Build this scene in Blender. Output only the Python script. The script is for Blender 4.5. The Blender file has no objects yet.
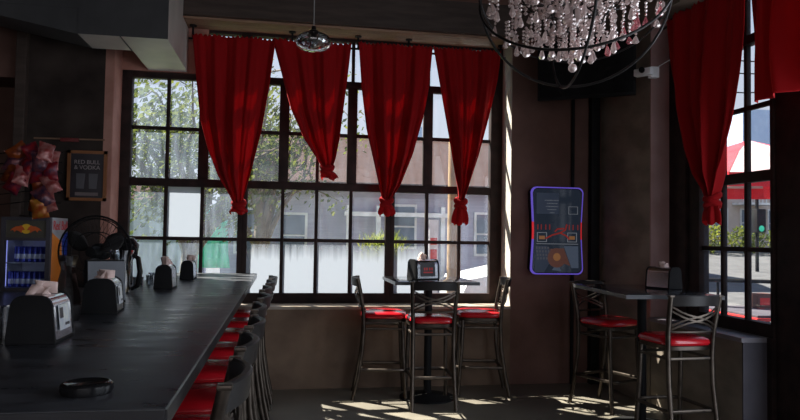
import bpy, bmesh, math, random
from mathutils import Vector, Matrix
random.seed(7)
PI = math.pi
C = bpy.context.scene.collection
sc = bpy.context.scene

# ------------------------------------------------------------------ camera
H = 1.5
F_PX, YAW, PITCH, ROLL = 677.45, 0.1705, 0.0384, 0.0162
Fv = Vector((math.sin(YAW)*math.cos(PITCH), math.cos(YAW)*math.cos(PITCH), math.sin(PITCH)))
R0 = Vector((math.cos(YAW), -math.sin(YAW), 0)); U0 = R0.cross(Fv)
Rv = math.cos(ROLL)*R0 + math.sin(ROLL)*U0
Uv = math.cos(ROLL)*U0 - math.sin(ROLL)*R0
cam = bpy.data.objects.new('camera', bpy.data.cameras.new('camera'))
C.objects.link(cam)
cam.matrix_world = Matrix(((Rv.x, Uv.x, -Fv.x, 0), (Rv.y, Uv.y, -Fv.y, 0), (Rv.z, Uv.z, -Fv.z, H), (0, 0, 0, 1)))
cam.data.sensor_width = 36; cam.data.lens = F_PX*36/800; cam.data.clip_start = .02; cam.data.clip_end = 300
sc.camera = cam

def ray(x, y): return Fv + Rv*((x-400)/F_PX) - Uv*((y-210)/F_PX)
def atY(x, y, Y):
    d = ray(x, y); return Vector((0, 0, H)) + d*(Y/d.y)
def atX(x, y, X):
    d = ray(x, y); return Vector((0, 0, H)) + d*(X/d.x)
def atZ(x, y, Z):
    d = ray(x, y); return Vector((0, 0, H)) + d*((Z-H)/d.z)

# ------------------------------------------------------------------ sky, sun, exposure
sc.view_settings.view_transform = 'Standard'; sc.view_settings.look = 'None'
sc.view_settings.gamma = 1; sc.view_settings.use_curve_mapping = False
sc.view_settings.exposure = 0.12
SKY = 0.82; SUN = 24.0
w = bpy.data.worlds.new('sky'); sc.world = w; w.use_nodes = True
nt = w.node_tree; nt.nodes.clear()
out = nt.nodes.new('ShaderNodeOutputWorld'); bg = nt.nodes.new('ShaderNodeBackground')
tc = nt.nodes.new('ShaderNodeTexCoord'); sp = nt.nodes.new('ShaderNodeSeparateXYZ'); cr = nt.nodes.new('ShaderNodeValToRGB')
nt.links.new(tc.outputs['Generated'], sp.inputs[0]); nt.links.new(sp.outputs['Z'], cr.inputs[0])
cr.color_ramp.elements[0].position = 0.0; cr.color_ramp.elements[0].color = (.98, .97, .95, 1)
cr.color_ramp.elements[1].position = 0.6; cr.color_ramp.elements[1].color = (.62, .76, 1, 1)
nt.links.new(cr.outputs[0], bg.inputs[0]); bg.inputs[1].default_value = SKY
nt.links.new(bg.outputs[0], out.inputs[0])
sl = bpy.data.lights.new('sun', 'SUN'); sl.energy = SUN; sl.angle = math.radians(.6); sl.color = (1, .90, .70)
so = bpy.data.objects.new('sun', sl); C.objects.link(so)
so.rotation_euler = Vector((.9, -1, -1.59)).to_track_quat('-Z', 'Y').to_euler(); so.location = (-8, 16, 18)

def area(name, loc, rot, sx, sy, e, col):
    l = bpy.data.lights.new(name, 'AREA'); l.shape = 'RECTANGLE'; l.size = sx; l.size_y = sy; l.energy = e; l.color = col
    o = bpy.data.objects.new(name, l); C.objects.link(o); o.location = loc; o.rotation_euler = rot; return o
PI2 = math.pi/2
area('fill_front', (-.2, -2.95, 2.0), (PI2, 0, 0), 5.0, 2.4, 26, (1, .88, .82))  # added fill lamp behind the camera, lifts the dark interior
area('fill_entrance', (3.48, 3.3, 1.8), (PI2, 0, PI2), 1.3, 3.2, 45, (.82, .90, 1))  # fill lamp added inside the entrance glazing to brighten the room
area('fill_side', (3.5, .3, 2.1), (PI2, 0, PI2), 3.5, 2.5, 62, (.82, .90, 1))  # added lamp inside the unseen side window, more fill from the right

# ------------------------------------------------------------------ materials
def mat(name, col, rough=.6, metal=0, noise=None, nscale=4, bump=0, bscale=30, spec=.5, trans=0, ior=1.45,
        emit=None, estr=1, col2=None, coat=0, sheen=0, stretch=None, rough2=None):
    m = bpy.data.materials.new(name); m.use_nodes = True; n = m.node_tree
    b = n.nodes['Principled BSDF']
    b.inputs['Roughness'].default_value = rough; b.inputs['Metallic'].default_value = metal
    b.inputs['Specular IOR Level'].default_value = spec; b.inputs['IOR'].default_value = ior
    b.inputs['Transmission Weight'].default_value = trans
    b.inputs['Coat Weight'].default_value = coat; b.inputs['Sheen Weight'].default_value = sheen
    c2 = col2 or tuple(min(1, c*1.35+.004) for c in col)
    t = n.nodes.new('ShaderNodeTexCoord'); mp = n.nodes.new('ShaderNodeMapping')
    if stretch: mp.inputs['Scale'].default_value = stretch
    n.links.new(t.outputs['Object'], mp.inputs[0])
    nz = n.nodes.new('ShaderNodeTexNoise'); nz.inputs['Scale'].default_value = nscale; nz.inputs['Detail'].default_value = 6
    n.links.new(mp.outputs[0], nz.inputs['Vector'])
    r = n.nodes.new('ShaderNodeValToRGB')
    r.color_ramp.elements[0].position = .35; r.color_ramp.elements[0].color = (*col, 1)
    r.color_ramp.elements[1].position = .68; r.color_ramp.elements[1].color = (*c2, 1)
    n.links.new(nz.outputs['Fac'], r.inputs[0]); n.links.new(r.outputs[0], b.inputs['Base Color'])
    if rough2 is not None:
        mr = n.nodes.new('ShaderNodeMapRange'); mr.inputs['From Min'].default_value = .35; mr.inputs['From Max'].default_value = .65
        mr.inputs['To Min'].default_value = rough; mr.inputs['To Max'].default_value = rough2
        n.links.new(nz.outputs['Fac'], mr.inputs[0]); n.links.new(mr.outputs[0], b.inputs['Roughness'])
    if bump:
        n2 = n.nodes.new('ShaderNodeTexNoise'); n2.inputs['Scale'].default_value = bscale; n2.inputs['Detail'].default_value = 5
        n.links.new(mp.outputs[0], n2.inputs['Vector'])
        bp = n.nodes.new('ShaderNodeBump'); bp.inputs['Strength'].default_value = bump; bp.inputs['Distance'].default_value = .01
        n.links.new(n2.outputs['Fac'], bp.inputs['Height']); n.links.new(bp.outputs[0], b.inputs['Normal'])
    if emit:
        b.inputs['Emission Color'].default_value = (*emit, 1); b.inputs['Emission Strength'].default_value = estr
    return m

def mix_mat(name, build):
    m = bpy.data.materials.new(name); m.use_nodes = True; n = m.node_tree; n.nodes.clear()
    o = n.nodes.new('ShaderNodeOutputMaterial'); s = build(n); n.links.new(s, o.inputs[0]); return m

def glass_build(tint, haze, streak=0):
    def f(n):
        tr = n.nodes.new('ShaderNodeBsdfTransparent'); tr.inputs[0].default_value = (*tint, 1)
        gl = n.nodes.new('ShaderNodeBsdfGlossy'); gl.inputs['Roughness'].default_value = .03
        lw = n.nodes.new('ShaderNodeLayerWeight'); lw.inputs[0].default_value = .5
        pw = n.nodes.new('ShaderNodeMath'); pw.operation = 'POWER'; pw.inputs[1].default_value = 4; n.links.new(lw.outputs['Facing'], pw.inputs[0])
        fr = n.nodes.new('ShaderNodeMath'); fr.operation = 'MULTIPLY_ADD'; fr.inputs[1].default_value = .7; fr.inputs[2].default_value = .04; n.links.new(pw.outputs[0], fr.inputs[0])
        m1 = n.nodes.new('ShaderNodeMixShader'); n.links.new(fr.outputs[0], m1.inputs[0])
        n.links.new(tr.outputs[0], m1.inputs[1]); n.links.new(gl.outputs[0], m1.inputs[2])
        tl = n.nodes.new('ShaderNodeBsdfTranslucent'); tl.inputs[0].default_value = (.42, .55, .80, 1)
        t = n.nodes.new('ShaderNodeTexCoord'); mp = n.nodes.new('ShaderNodeMapping'); mp.inputs['Scale'].default_value = (9, 9, 1.5)
        n.links.new(t.outputs['Object'], mp.inputs[0])
        nz = n.nodes.new('ShaderNodeTexNoise'); nz.inputs['Scale'].default_value = 2; nz.inputs['Detail'].default_value = 6
        n.links.new(mp.outputs[0], nz.inputs['Vector'])
        mr = n.nodes.new('ShaderNodeMapRange'); mr.inputs['From Min'].default_value = .3; mr.inputs['From Max'].default_value = .75
        mr.inputs['To Min'].default_value = haze*.4; mr.inputs['To Max'].default_value = haze*1.8
        n.links.new(nz.outputs['Fac'], mr.inputs[0])
        m2 = n.nodes.new('ShaderNodeMixShader'); n.links.new(mr.outputs[0], m2.inputs[0])
        n.links.new(m1.outputs[0], m2.inputs[1]); n.links.new(tl.outputs[0], m2.inputs[2])
        return m2.outputs[0]
    return f

def frost_build(z0, z1):
    """white privacy film, ragged at its upper edge (z in metres, object space)"""
    def f(n):
        tr = n.nodes.new('ShaderNodeBsdfTransparent'); tr.inputs[0].default_value = (.78, .82, .85, 1)
        tl = n.nodes.new('ShaderNodeBsdfTranslucent'); tl.inputs[0].default_value = (.19, .225, .30, 1)
        df = n.nodes.new('ShaderNodeBsdfDiffuse'); df.inputs[0].default_value = (.7, .72, .72, 1)
        a = n.nodes.new('ShaderNodeMixShader'); a.inputs[0].default_value = .2
        n.links.new(tl.outputs[0], a.inputs[1]); n.links.new(df.outputs[0], a.inputs[2])
        t = n.nodes.new('ShaderNodeTexCoord'); s = n.nodes.new('ShaderNodeSeparateXYZ'); n.links.new(t.outputs['Object'], s.inputs[0])
        mp = n.nodes.new('ShaderNodeMapping'); mp.inputs['Scale'].default_value = (14, 14, .8); n.links.new(t.outputs['Object'], mp.inputs[0])
        nz = n.nodes.new('ShaderNodeTexNoise'); nz.inputs['Scale'].default_value = 2; nz.inputs['Detail'].default_value = 5
        n.links.new(mp.outputs[0], nz.inputs['Vector'])
        mu = n.nodes.new('ShaderNodeMath'); mu.operation = 'MULTIPLY_ADD'; mu.inputs[1].default_value = .22
        n.links.new(nz.outputs['Fac'], mu.inputs[0]); n.links.new(s.outputs['Z'], mu.inputs[2])
        mr = n.nodes.new('ShaderNodeMapRange'); mr.inputs['From Min'].default_value = z0+.11; mr.inputs['From Max'].default_value = z1+.11
        mr.inputs['To Min'].default_value = 1; mr.inputs['To Max'].default_value = .06; n.links.new(mu.outputs[0], mr.inputs[0])
        m = n.nodes.new('ShaderNodeMixShader'); n.links.new(mr.outputs[0], m.inputs[0])
        n.links.new(tr.outputs[0], m.inputs[1]); n.links.new(a.outputs[0], m.inputs[2]); return m.outputs[0]
    return f

def cloth_build(c, ct, wt):
    def f(n):
        p = n.nodes.new('ShaderNodeBsdfPrincipled'); p.inputs['Base Color'].default_value = (*c, 1); p.inputs['Roughness'].default_value = .85
        p.inputs['Sheen Weight'].default_value = .15; p.inputs['Sheen Tint'].default_value = (1, .2, .2, 1); p.inputs['Specular IOR Level'].default_value = .15
        tl = n.nodes.new('ShaderNodeBsdfTranslucent'); tl.inputs[0].default_value = (*ct, 1)
        t = n.nodes.new('ShaderNodeTexCoord'); mp = n.nodes.new('ShaderNodeMapping'); mp.inputs['Scale'].default_value = (300, 300, 300)
        n.links.new(t.outputs['Object'], mp.inputs[0]); nz = n.nodes.new('ShaderNodeTexNoise'); n.links.new(mp.outputs[0], nz.inputs['Vector'])
        b = n.nodes.new('ShaderNodeBump'); b.inputs['Strength'].default_value = .2; b.inputs['Distance'].default_value = .002
        n.links.new(nz.outputs['Fac'], b.inputs['Height']); n.links.new(b.outputs[0], p.inputs['Normal'])
        m = n.nodes.new('ShaderNodeMixShader'); m.inputs[0].default_value = wt
        n.links.new(p.outputs[0], m.inputs[1]); n.links.new(tl.outputs[0], m.inputs[2]); return m.outputs[0]
    return f

def leaf_build(c, ct):
    def f(n):
        d = n.nodes.new('ShaderNodeBsdfDiffuse'); tl = n.nodes.new('ShaderNodeBsdfTranslucent')
        t = n.nodes.new('ShaderNodeTexCoord'); nz = n.nodes.new('ShaderNodeTexNoise'); nz.inputs['Scale'].default_value = 3
        n.links.new(t.outputs['Object'], nz.inputs['Vector'])
        r = n.nodes.new('ShaderNodeValToRGB'); r.color_ramp.elements[0].position = .35; r.color_ramp.elements[1].position = .65
        r.color_ramp.elements[0].color = (*c, 1); r.color_ramp.elements[1].color = (*ct, 1)
        n.links.new(nz.outputs['Fac'], r.inputs[0]); n.links.new(r.outputs[0], d.inputs[0]); n.links.new(r.outputs[0], tl.inputs[0])
        m = n.nodes.new('ShaderNodeMixShader'); m.inputs[0].default_value = .45
        n.links.new(d.outputs[0], m.inputs[1]); n.links.new(tl.outputs[0], m.inputs[2]); return m.outputs[0]
    return f

def glass_thin(n):
    tr = n.nodes.new('ShaderNodeBsdfTransparent'); tr.inputs[0].default_value = (.70, .73, .76, 1)
    gl = n.nodes.new('ShaderNodeBsdfGlossy'); gl.inputs['Roughness'].default_value = .05
    lw = n.nodes.new('ShaderNodeLayerWeight'); lw.inputs[0].default_value = .55
    mr = n.nodes.new('ShaderNodeMapRange'); mr.inputs['To Min'].default_value = .22; mr.inputs['To Max'].default_value = 1
    n.links.new(lw.outputs['Facing'], mr.inputs[0])
    m = n.nodes.new('ShaderNodeMixShader'); n.links.new(mr.outputs[0], m.inputs[0])
    n.links.new(tr.outputs[0], m.inputs[1]); n.links.new(gl.outputs[0], m.inputs[2]); return m.outputs[0]

M = {}
M['plaster'] = mat('brown plaster', (.11, .054, .042), .75, col2=(.19, .10, .08), nscale=2.2, bump=.35, bscale=9)
M['plaster_grey'] = mat('grey plaster', (.10, .075, .058), .8, col2=(.19, .145, .11), nscale=3, bump=.35, bscale=12)
M['plaster_dark'] = mat('dark wall', (.030, .022, .020), .85, spec=.1, col2=(.06, .046, .04), nscale=3)
M['terracotta'] = mat('terracotta plaster', (.36, .17, .13), .8, col2=(.48, .25, .2), nscale=4, bump=.3)
M['reveal'] = mat('pale plaster', (.42, .39, .35), .8, col2=(.58, .55, .50), nscale=5, bump=.3, bscale=20)
M['mauve'] = mat('mauve plaster', (.36, .22, .21), .8, col2=(.46, .30, .29), nscale=3, bump=.2)
M['ceiling'] = mat('ceiling', (.03, .024, .023), .85, spec=.1)
M['wood'] = mat('stained timber', (.22, .125, .08), .6, col2=(.33, .20, .13), nscale=3, stretch=(1, 8, 8), bump=.2)
M['wood_dark'] = mat('dark timber', (.045, .03, .024), .6, col2=(.07, .048, .04), nscale=3, stretch=(1, 8, 8), bump=.2)
M['floor'] = mat('polished concrete', (.13, .115, .095), .34, col2=(.25, .225, .18), nscale=1.6, bump=.08, bscale=6, rough2=.5)
M['lowwall'] = mat('low wall plaster', (.14, .09, .062), .8, col2=(.26, .175, .12), nscale=2.5, bump=.3, bscale=9)
M['sill'] = mat('painted sill', (.30, .24, .19), .5, col2=(.42, .36, .30), nscale=5)
M['sill_grey'] = mat('grey sill', (.16, .15, .17), .35, col2=(.23, .22, .25), nscale=5)
M['concrete'] = mat('board marked concrete', (.17, .14, .11), .75, col2=(.28, .235, .19), nscale=2.5, bump=.3, bscale=8, stretch=(1, 1, 2))
M['slate'] = mat('slate grey paint', (.055, .05, .065), .6, col2=(.085, .078, .095), nscale=3)
M['frame'] = mat('dark steel frame', (.018, .012, .012), .6, spec=.2, col2=(.04, .024, .022), nscale=8)
M['metal'] = mat('bronze steel', (.065, .052, .044), .33, .85, col2=(.12, .098, .08), nscale=14, rough2=.45)
M['crest'] = mat('black painted rail', (.014, .012, .012), .42, spec=.35)
M['vinyl'] = mat('red vinyl', (.46, .006, .014), .24, spec=.6, col2=(.54, .010, .018), coat=.3)
M['curtain'] = mix_mat('red velvet', cloth_build((.33, .006, .009), (.80, .010, .010), .17))
M['bar'] = mat('charcoal laminate', (.028, .029, .034), .27, col2=(.065, .067, .075), nscale=5, rough2=.42, bump=.04, bscale=40, stretch=(1, 2.5, 1))
M['bar_edge'] = mat('bar edge', (.05, .05, .055), .3, .4)
M['table'] = mat('black glass laminate', (.025, .026, .03), .12, coat=.3)
M['black'] = mat('matt black', (.008, .008, .009), .6, spec=.15)
M['gloss_black'] = mat('gloss black plastic', (.008, .008, .009), .15)
M['chrome'] = mat('chrome', (.68, .70, .74), .16, 1)
M['duct'] = mat('galvanised duct', (.46, .43, .40), .5, .25, col2=(.58, .54, .50), nscale=3, rough2=.55)
M['duct_black'] = mat('painted duct', (.05, .05, .053), .55, .2, nscale=3)
M['white'] = mat('white plastic', (.7, .7, .72), .4)
M['paper'] = mat('pinkish napkin paper', (.62, .46, .42), .9)
M['label'] = mat('printed label', (.45, .48, .55), .4, col2=(.7, .7, .62), nscale=30)
M['label_dark'] = mat('dark card', (.03, .025, .03), .4)
M['red'] = mat('red ink', (.6, .03, .03), .5)
M['orange'] = mat('orange print', (.75, .22, .02), .5)
M['yellow'] = mat('yellow print', (.8, .45, .03), .5)
M['blue'] = mat('blue print', (.02, .05, .35), .4)
M['silver'] = mat('silver print', (.5, .52, .56), .35, .3)
M['can'] = mat('blue can', (.03, .04, .22), .25, .6)
M['cable'] = mat('black cable', (.015, .015, .015), .5)
M['ring'] = mat('black iron ring', (.02, .018, .018), .35, .6)
def crystal_build(c, wt):
    def f(n):
        tr = n.nodes.new('ShaderNodeBsdfTransparent'); tr.inputs[0].default_value = (*[.5+.5*x for x in c], 1)
        gl = n.nodes.new('ShaderNodeBsdfGlossy'); gl.inputs['Roughness'].default_value = .12; gl.inputs[0].default_value = (1, .93, .90, 1)
        df = n.nodes.new('ShaderNodeBsdfDiffuse'); df.inputs[0].default_value = (*c, 1)
        tl = n.nodes.new('ShaderNodeBsdfTranslucent'); tl.inputs[0].default_value = (*c, 1)
        m0 = n.nodes.new('ShaderNodeMixShader'); m0.inputs[0].default_value = .5
        n.links.new(df.outputs[0], m0.inputs[1]); n.links.new(tl.outputs[0], m0.inputs[2])
        m1 = n.nodes.new('ShaderNodeMixShader'); m1.inputs[0].default_value = .5
        n.links.new(m0.outputs[0], m1.inputs[1]); n.links.new(gl.outputs[0], m1.inputs[2])
        lw = n.nodes.new('ShaderNodeLayerWeight'); lw.inputs[0].default_value = .5
        mr = n.nodes.new('ShaderNodeMapRange'); mr.inputs['To Min'].default_value = wt; mr.inputs['To Max'].default_value = 1
        n.links.new(lw.outputs['Facing'], mr.inputs[0])
        m2 = n.nodes.new('ShaderNodeMixShader'); n.links.new(mr.outputs[0], m2.inputs[0])
        n.links.new(tr.outputs[0], m2.inputs[1]); n.links.new(m1.outputs[0], m2.inputs[2]); return m2.outputs[0]
    return f
M['crystal'] = mix_mat('crystal glass', crystal_build((1, .86, .84), .55))
M['crystal_p'] = mix_mat('rose crystal', crystal_build((.90, .30, .36), .45))
M['clear'] = mix_mat('thin clear glass', glass_thin)
M['pane'] = mix_mat('window glass', glass_build((.80, .85, .95), .03))
M['pane_dirty'] = mix_mat('dusty window glass', glass_build((.74, .80, .92), .09))
M['frost_low'] = mix_mat('frosted film low', frost_build(1.24, 1.44))
M['frost_full'] = mix_mat('frosted film full', frost_build(3.0, 3.2))
M['leaf'] = mix_mat('tree leaves', leaf_build((.05, .075, .02), (.17, .19, .035)))
M['leaf_y'] = mix_mat('shrub leaves', leaf_build((.12, .17, .03), (.30, .30, .05)))
M['bark'] = mat('bark', (.10, .075, .055), .9, col2=(.17, .13, .1), nscale=9, bump=.4)
M['siding'] = mat('lilac grey siding', (.33, .32, .42), .7, col2=(.40, .39, .50), nscale=2, stretch=(.5, .5, 14))
M['siding2'] = mat('grey render', (.28, .30, .40), .8, nscale=2)
M['roof'] = mat('brown shingles', (.06, .038, .036), .95, spec=.05, col2=(.10, .064, .058), nscale=10, bump=.4, stretch=(1, 3, 3))
M['teal'] = mat('teal tarpaulin', (.03, .42, .36), .6)
M['asphalt'] = mat('pale asphalt', (.085, .085, .09), .95, spec=.1, col2=(.12, .12, .125), nscale=3)
M['grass'] = mat('grass', (.14, .22, .05), .9, col2=(.28, .36, .09), nscale=8, bump=.5)
M['beige'] = mat('beige render', (.52, .42, .36), .8, col2=(.58, .48, .42), nscale=2)
M['skyblue'] = mat('blue render', (.34, .46, .66), .7, col2=(.40, .52, .70), nscale=2)
M['winglass'] = mat('far window glass', (.10, .13, .18), .1)
M['wintrim'] = mat('far window trim', (.62, .62, .62), .6)
M['canopy_red'] = mat('red canopy', (.75, .02, .035), .7)
M['canopy_white'] = mat('pale canopy', (.42, .30, .31), .8, spec=.1)
M['carpaint'] = mat('white car paint', (.75, .78, .82), .25, coat=.5)
M['cyan_light'] = mat('green traffic lens', (.02, .5, .3), .4, emit=(.1, .9, .5), estr=.2)
M['tube_purple'] = mat('violet light strip', (.1, .08, .4), .4, emit=(.14, .09, .58), estr=.6)
M['tube_red'] = mat('red light strip', (.5, .02, .02), .4, emit=(.55, .02, .03), estr=.7)

# ------------------------------------------------------------------ mesh helpers
class MB:
    def __init__(s): s.bm = bmesh.new()
    def box(s, c, d, rot=None, bev=0):
        r = bmesh.ops.create_cube(s.bm, size=1); vs = r['verts']
        for v in vs: v.co = Vector((v.co.x*d[0], v.co.y*d[1], v.co.z*d[2]))
        if bev:
            es = list({e for v in vs for e in v.link_edges})
            rb = bmesh.ops.bevel(s.bm, geom=es, offset=bev, segments=2, affect='EDGES', profile=.6)
            vs = list({v for f in rb['faces'] for v in f.verts} | {v for v in vs if v.is_valid})
        for v in vs:
            if rot is not None: v.co = rot @ v.co
            v.co += Vector(c)
        return s
    def bb(s, a, b, bev=0):
        return s.box([(a[i]+b[i])/2 for i in range(3)], [abs(b[i]-a[i]) for i in range(3)], None, bev)
    def tube(s, pts, r, n=8, closed=False, sx=1, sq=False, cap=True):
        pts = [Vector(p) for p in pts]; N = len(pts); rings = []
        rr = r if isinstance(r, (list, tuple)) else [r]*N
        up = None
        for i, p in enumerate(pts):
            if closed: t = (pts[(i+1) % N]-pts[i-1]).normalized()
            else: t = (pts[min(i+1, N-1)]-pts[max(i-1, 0)]).normalized()
            if up is None:
                up = Vector((0, 0, 1)) if abs(t.z) < .9 else Vector((0, 1, 0))
            a = t.cross(up).normalized(); b = a.cross(t).normalized(); up = b
            ring = []
            for k in range(n):
                th = 2*PI*k/n + (PI/4 if n == 4 else 0)
                ring.append(s.bm.verts.new(p + a*math.cos(th)*rr[i]*sx + b*math.sin(th)*rr[i]))
            rings.append(ring)
        for i in range(N if closed else N-1):
            A, B = rings[i], rings[(i+1) % N]
            for k in range(n): s.bm.faces.new((A[k], A[(k+1) % n], B[(k+1) % n], B[k]))
        if not closed and cap:
            s.bm.faces.new(rings[0][::-1]); s.bm.faces.new(rings[-1])
        return s
    def lathe(s, prof, c=(0, 0, 0), n=24, axis=None, cap=False):
        c = Vector(c); q = Matrix.Identity(3) if axis is None else Vector(axis).to_track_quat('Z', 'Y').to_matrix()
        rings = []
        for r, z in prof:
            if r < 1e-6: rings.append([s.bm.verts.new(c + q @ Vector((0, 0, z)))])
            else: rings.append([s.bm.verts.new(c + q @ Vector((r*math.cos(2*PI*k/n), r*math.sin(2*PI*k/n), z))) for k in range(n)])
        for A, B in zip(rings, rings[1:]):
            for k in range(n):
                k2 = (k+1) % n
                if len(A) == 1 and len(B) == 1: continue
                if len(A) == 1: s.bm.faces.new((A[0], B[k2], B[k]))
                elif len(B) == 1: s.bm.faces.new((A[k], A[k2], B[0]))
                else: s.bm.faces.new((A[k], A[k2], B[k2], B[k]))
        return s
    def sphere(s, c, r, u=12, v=8, sc=(1, 1, 1)):
        x = bmesh.ops.create_uvsphere(s.bm, u_segments=u, v_segments=v, radius=r)
        for q in x['verts']: q.co = Vector((q.co.x*sc[0], q.co.y*sc[1], q.co.z*sc[2])) + Vector(c)
        return s
    def prism(s, poly, d):
        """poly: 3D loop, extruded by vector d"""
        a = [s.bm.verts.new(Vector(p)) for p in poly]; b = [s.bm.verts.new(Vector(p)+Vector(d)) for p in poly]
        s.bm.faces.new(a); s.bm.faces.new(b[::-1]); n = len(a)
        for i in range(n): s.bm.faces.new((a[i], b[i], b[(i+1) % n], a[(i+1) % n]))
        return s
    def quad(s, *p):
        s.bm.faces.new([s.bm.verts.new(Vector(q)) for q in p]); return s
    def grid(s, rows, closed=False):
        g = [[s.bm.verts.new(Vector(p)) for p in r] for r in rows]
        for A, B in zip(g, g[1:]):
            n = len(A)
            for k in range(n if closed else n-1): s.bm.faces.new((A[k], A[(k+1) % n], B[(k+1) % n], B[k]))
        return g
    def build(s, name, m, parent=None, smooth=True, recalc=True):
        if recalc: bmesh.ops.recalc_face_normals(s.bm, faces=s.bm.faces[:])
        me = bpy.data.meshes.new(name); s.bm.to_mesh(me); s.bm.free()
        ms = m if isinstance(m, (list, tuple)) else [m]
        for x in ms: me.materials.append(x)
        if smooth:
            for p in me.polygons: p.use_smooth = True
            try: me.set_sharp_from_angle(angle=math.radians(38))
            except Exception: pass
        o = bpy.data.objects.new(name, me); C.objects.link(o)
        if parent: o.parent = parent
        return o

def tag(o, label=None, cat=None, group=None, kind=None):
    if label: o['label'] = label
    if cat: o['category'] = cat
    if group: o['group'] = group
    if kind: o['kind'] = kind
    return o
def thing(name, label, cat, loc=(0, 0, 0), rz=0, group=None):
    o = bpy.data.objects.new(name, None); C.objects.link(o); o.location = loc; o.rotation_euler = (0, 0, rz)
    o.empty_display_size = .1
    return tag(o, label, cat, group)
def struct(name, mb, m, smooth=False):
    return tag(mb.build(name, m, None, smooth), kind='structure')
def dup(root, loc=None, rz=None, label=None, group=None, parent=None):
    r = root.copy(); C.objects.link(r)
    if loc is not None: r.location = loc
    if rz is not None: r.rotation_euler = (0, 0, rz)
    if label: r['label'] = label
    if group: r['group'] = group
    if parent: r.parent = parent
    for ch in list(root.children): dup(ch, parent=r)
    return r
def text_mesh(name, txt, size, m, parent, mtx, ext=.001, align='CENTER', sx=1):
    cu = bpy.data.curves.new(name, 'FONT'); cu.body = txt; cu.size = size; cu.extrude = ext; cu.align_x = align; cu.align_y = 'CENTER'
    t = bpy.data.objects.new(name, cu); C.objects.link(t); bpy.context.view_layer.update()
    me = bpy.data.meshes.new_from_object(t.evaluated_get(bpy.context.evaluated_depsgraph_get()))
    bpy.data.objects.remove(t); me.name = name; me.materials.clear(); me.materials.append(m)
    o = bpy.data.objects.new(name, me); C.objects.link(o)
    for v in me.vertices: v.co = mtx @ Vector((v.co.x*sx, v.co.y, v.co.z))
    if parent: o.parent = parent
    return o
def face_mtx(origin, right, up):
    r = Vector(right).normalized(); u = Vector(up).normalized(); n = r.cross(u)
    m = Matrix(((r.x, u.x, n.x, origin[0]), (r.y, u.y, n.y, origin[1]), (r.z, u.z, n.z, origin[2]), (0, 0, 0, 1))); return m

# ------------------------------------------------------------------ the room
YF, YG = 6.70, 7.05          # inner face of the back wall, window plane
XL, XR = -3.3, 3.31          # left wall, inner face of the right wall
XG = 3.56                    # right window plane
YB = -3.0                    # wall behind the camera
ZC = 4.25                    # ceiling
ZS, ZH = .80, 3.55           # sill, opening head
X0, X1 = -1.60, 2.32         # back opening
struct('floor', MB().bb((XL-.3, YB-.2, -.15), (XR+.6, 7.3, 0)), M['floor'])
struct('ceiling', MB().bb((XL-.3, YB-.2, ZC), (XR+.6, 7.3, ZC+.15)), M['ceiling'])
b = MB()
b.bb((-2.36, YF, 0), (X0, 7.2, ZC)); b.bb((X1, YF, 0), (XR+.5, 7.2, ZC)); b.bb((X0, YF, ZH), (X1, 7.2, ZC))
b.bb((XL-.3, YF, 2.9), (-2.36, 7.2, ZC)); b.bb((XL-.3, 7.19, 0), (-2.36, 7.3, 2.9)) 
wb = struct('wall_back', b, M['plaster'])
struct('wall_lower_back', MB().bb((X0, YF, 0), (X1, 7.2, ZS-.03)), M['lowwall']).name = 'wall_back_low'
struct('trim_1', MB().bb((X0, YF-.02, ZS-.03), (X1, 7.03, ZS), .004), M['sill'])
struct('trim_2', MB().bb((X1-.004, YF+.005, ZS), (X1+.01, 7.02, ZH)), M['reveal'])
struct('trim_3', MB().bb((X0-.01, YF-.004, ZS), (X0+.004, 7.02, ZH)).bb((X0-.075, YF-.014, 0), (X0, YF+.004, ZH)), M['terracotta'])
struct('trim_4', MB().bb((X0-.1, YF-.04, ZH+.0), (X1+.0, YG-.02, ZH+.02)), M['wood'])
struct('trim_5', MB().bb((X0-1.6, YF-.10, ZH+.02), (X1+1.0, YF, ZH+.34)), M['wood_dark'])
# dark panel of the back wall beside the bar
struct('trim_6', MB().bb((-2.36, YF-.012, 0), (X0-.075, YF+.002, ZH+.02)), M['plaster_dark'])
struct('trim_7', MB().bb((-2.43, YF-.09, 0), (-2.34, YF+.01, 3.42), .006), M['wood_dark'])
struct('trim_8', MB().bb((-2.44, 2.0, 3.36), (-2.36, YF-.02, 3.44), .006), M['wood_dark'])
struct('wall_left', MB().bb((XL-.3, YB-.2, 0), (XL, 7.3, ZC)), M['plaster_dark'])
struct('wall_front', MB().bb((XL-.3, YB-.2, 0), (-2.8, YB, ZC)).bb((2.4, YB-.2, 0), (XR+.6, YB, ZC)).bb((-2.8, YB-.2, 0), (2.4, YB, .75)).bb((-2.8, YB-.2, 3.25), (2.4, YB, ZC)), M['plaster_dark'])
# right wall: corner column, recess with window and glazed entrance
b = MB(); b.bb((XR, 5.72, 0), (3.70, YF+.1, ZC)); b.bb((XR+.0, YB, ZH), (3.70, 5.72, ZC))
b.bb((XR, YB, 0), (3.7, -1.6, ZH)); b.bb((XR, 2.2, 0), (3.7, 2.5, ZH)); b.bb((XR, -1.6, 0), (3.7, 2.2, .8))
struct('wall_right', b, M['concrete'])
struct('trim_9', MB().bb((XR-.003, 5.705, ZS), (3.5, 5.722, ZH)), M['mauve'])
struct('wall_right_low', MB().bb((XR, 4.46, 0), (3.7, 5.705, ZS-.035)), M['concrete'])
struct('trim_10', MB().bb((XR-.012, 4.452, ZS-.035), (3.52, 5.7, ZS), .004), M['sill_grey'])
struct('trim_11', MB().bb((XR-.002, 4.45, 0), (3.62, 4.462, ZS-.035)), M['slate'])

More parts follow.
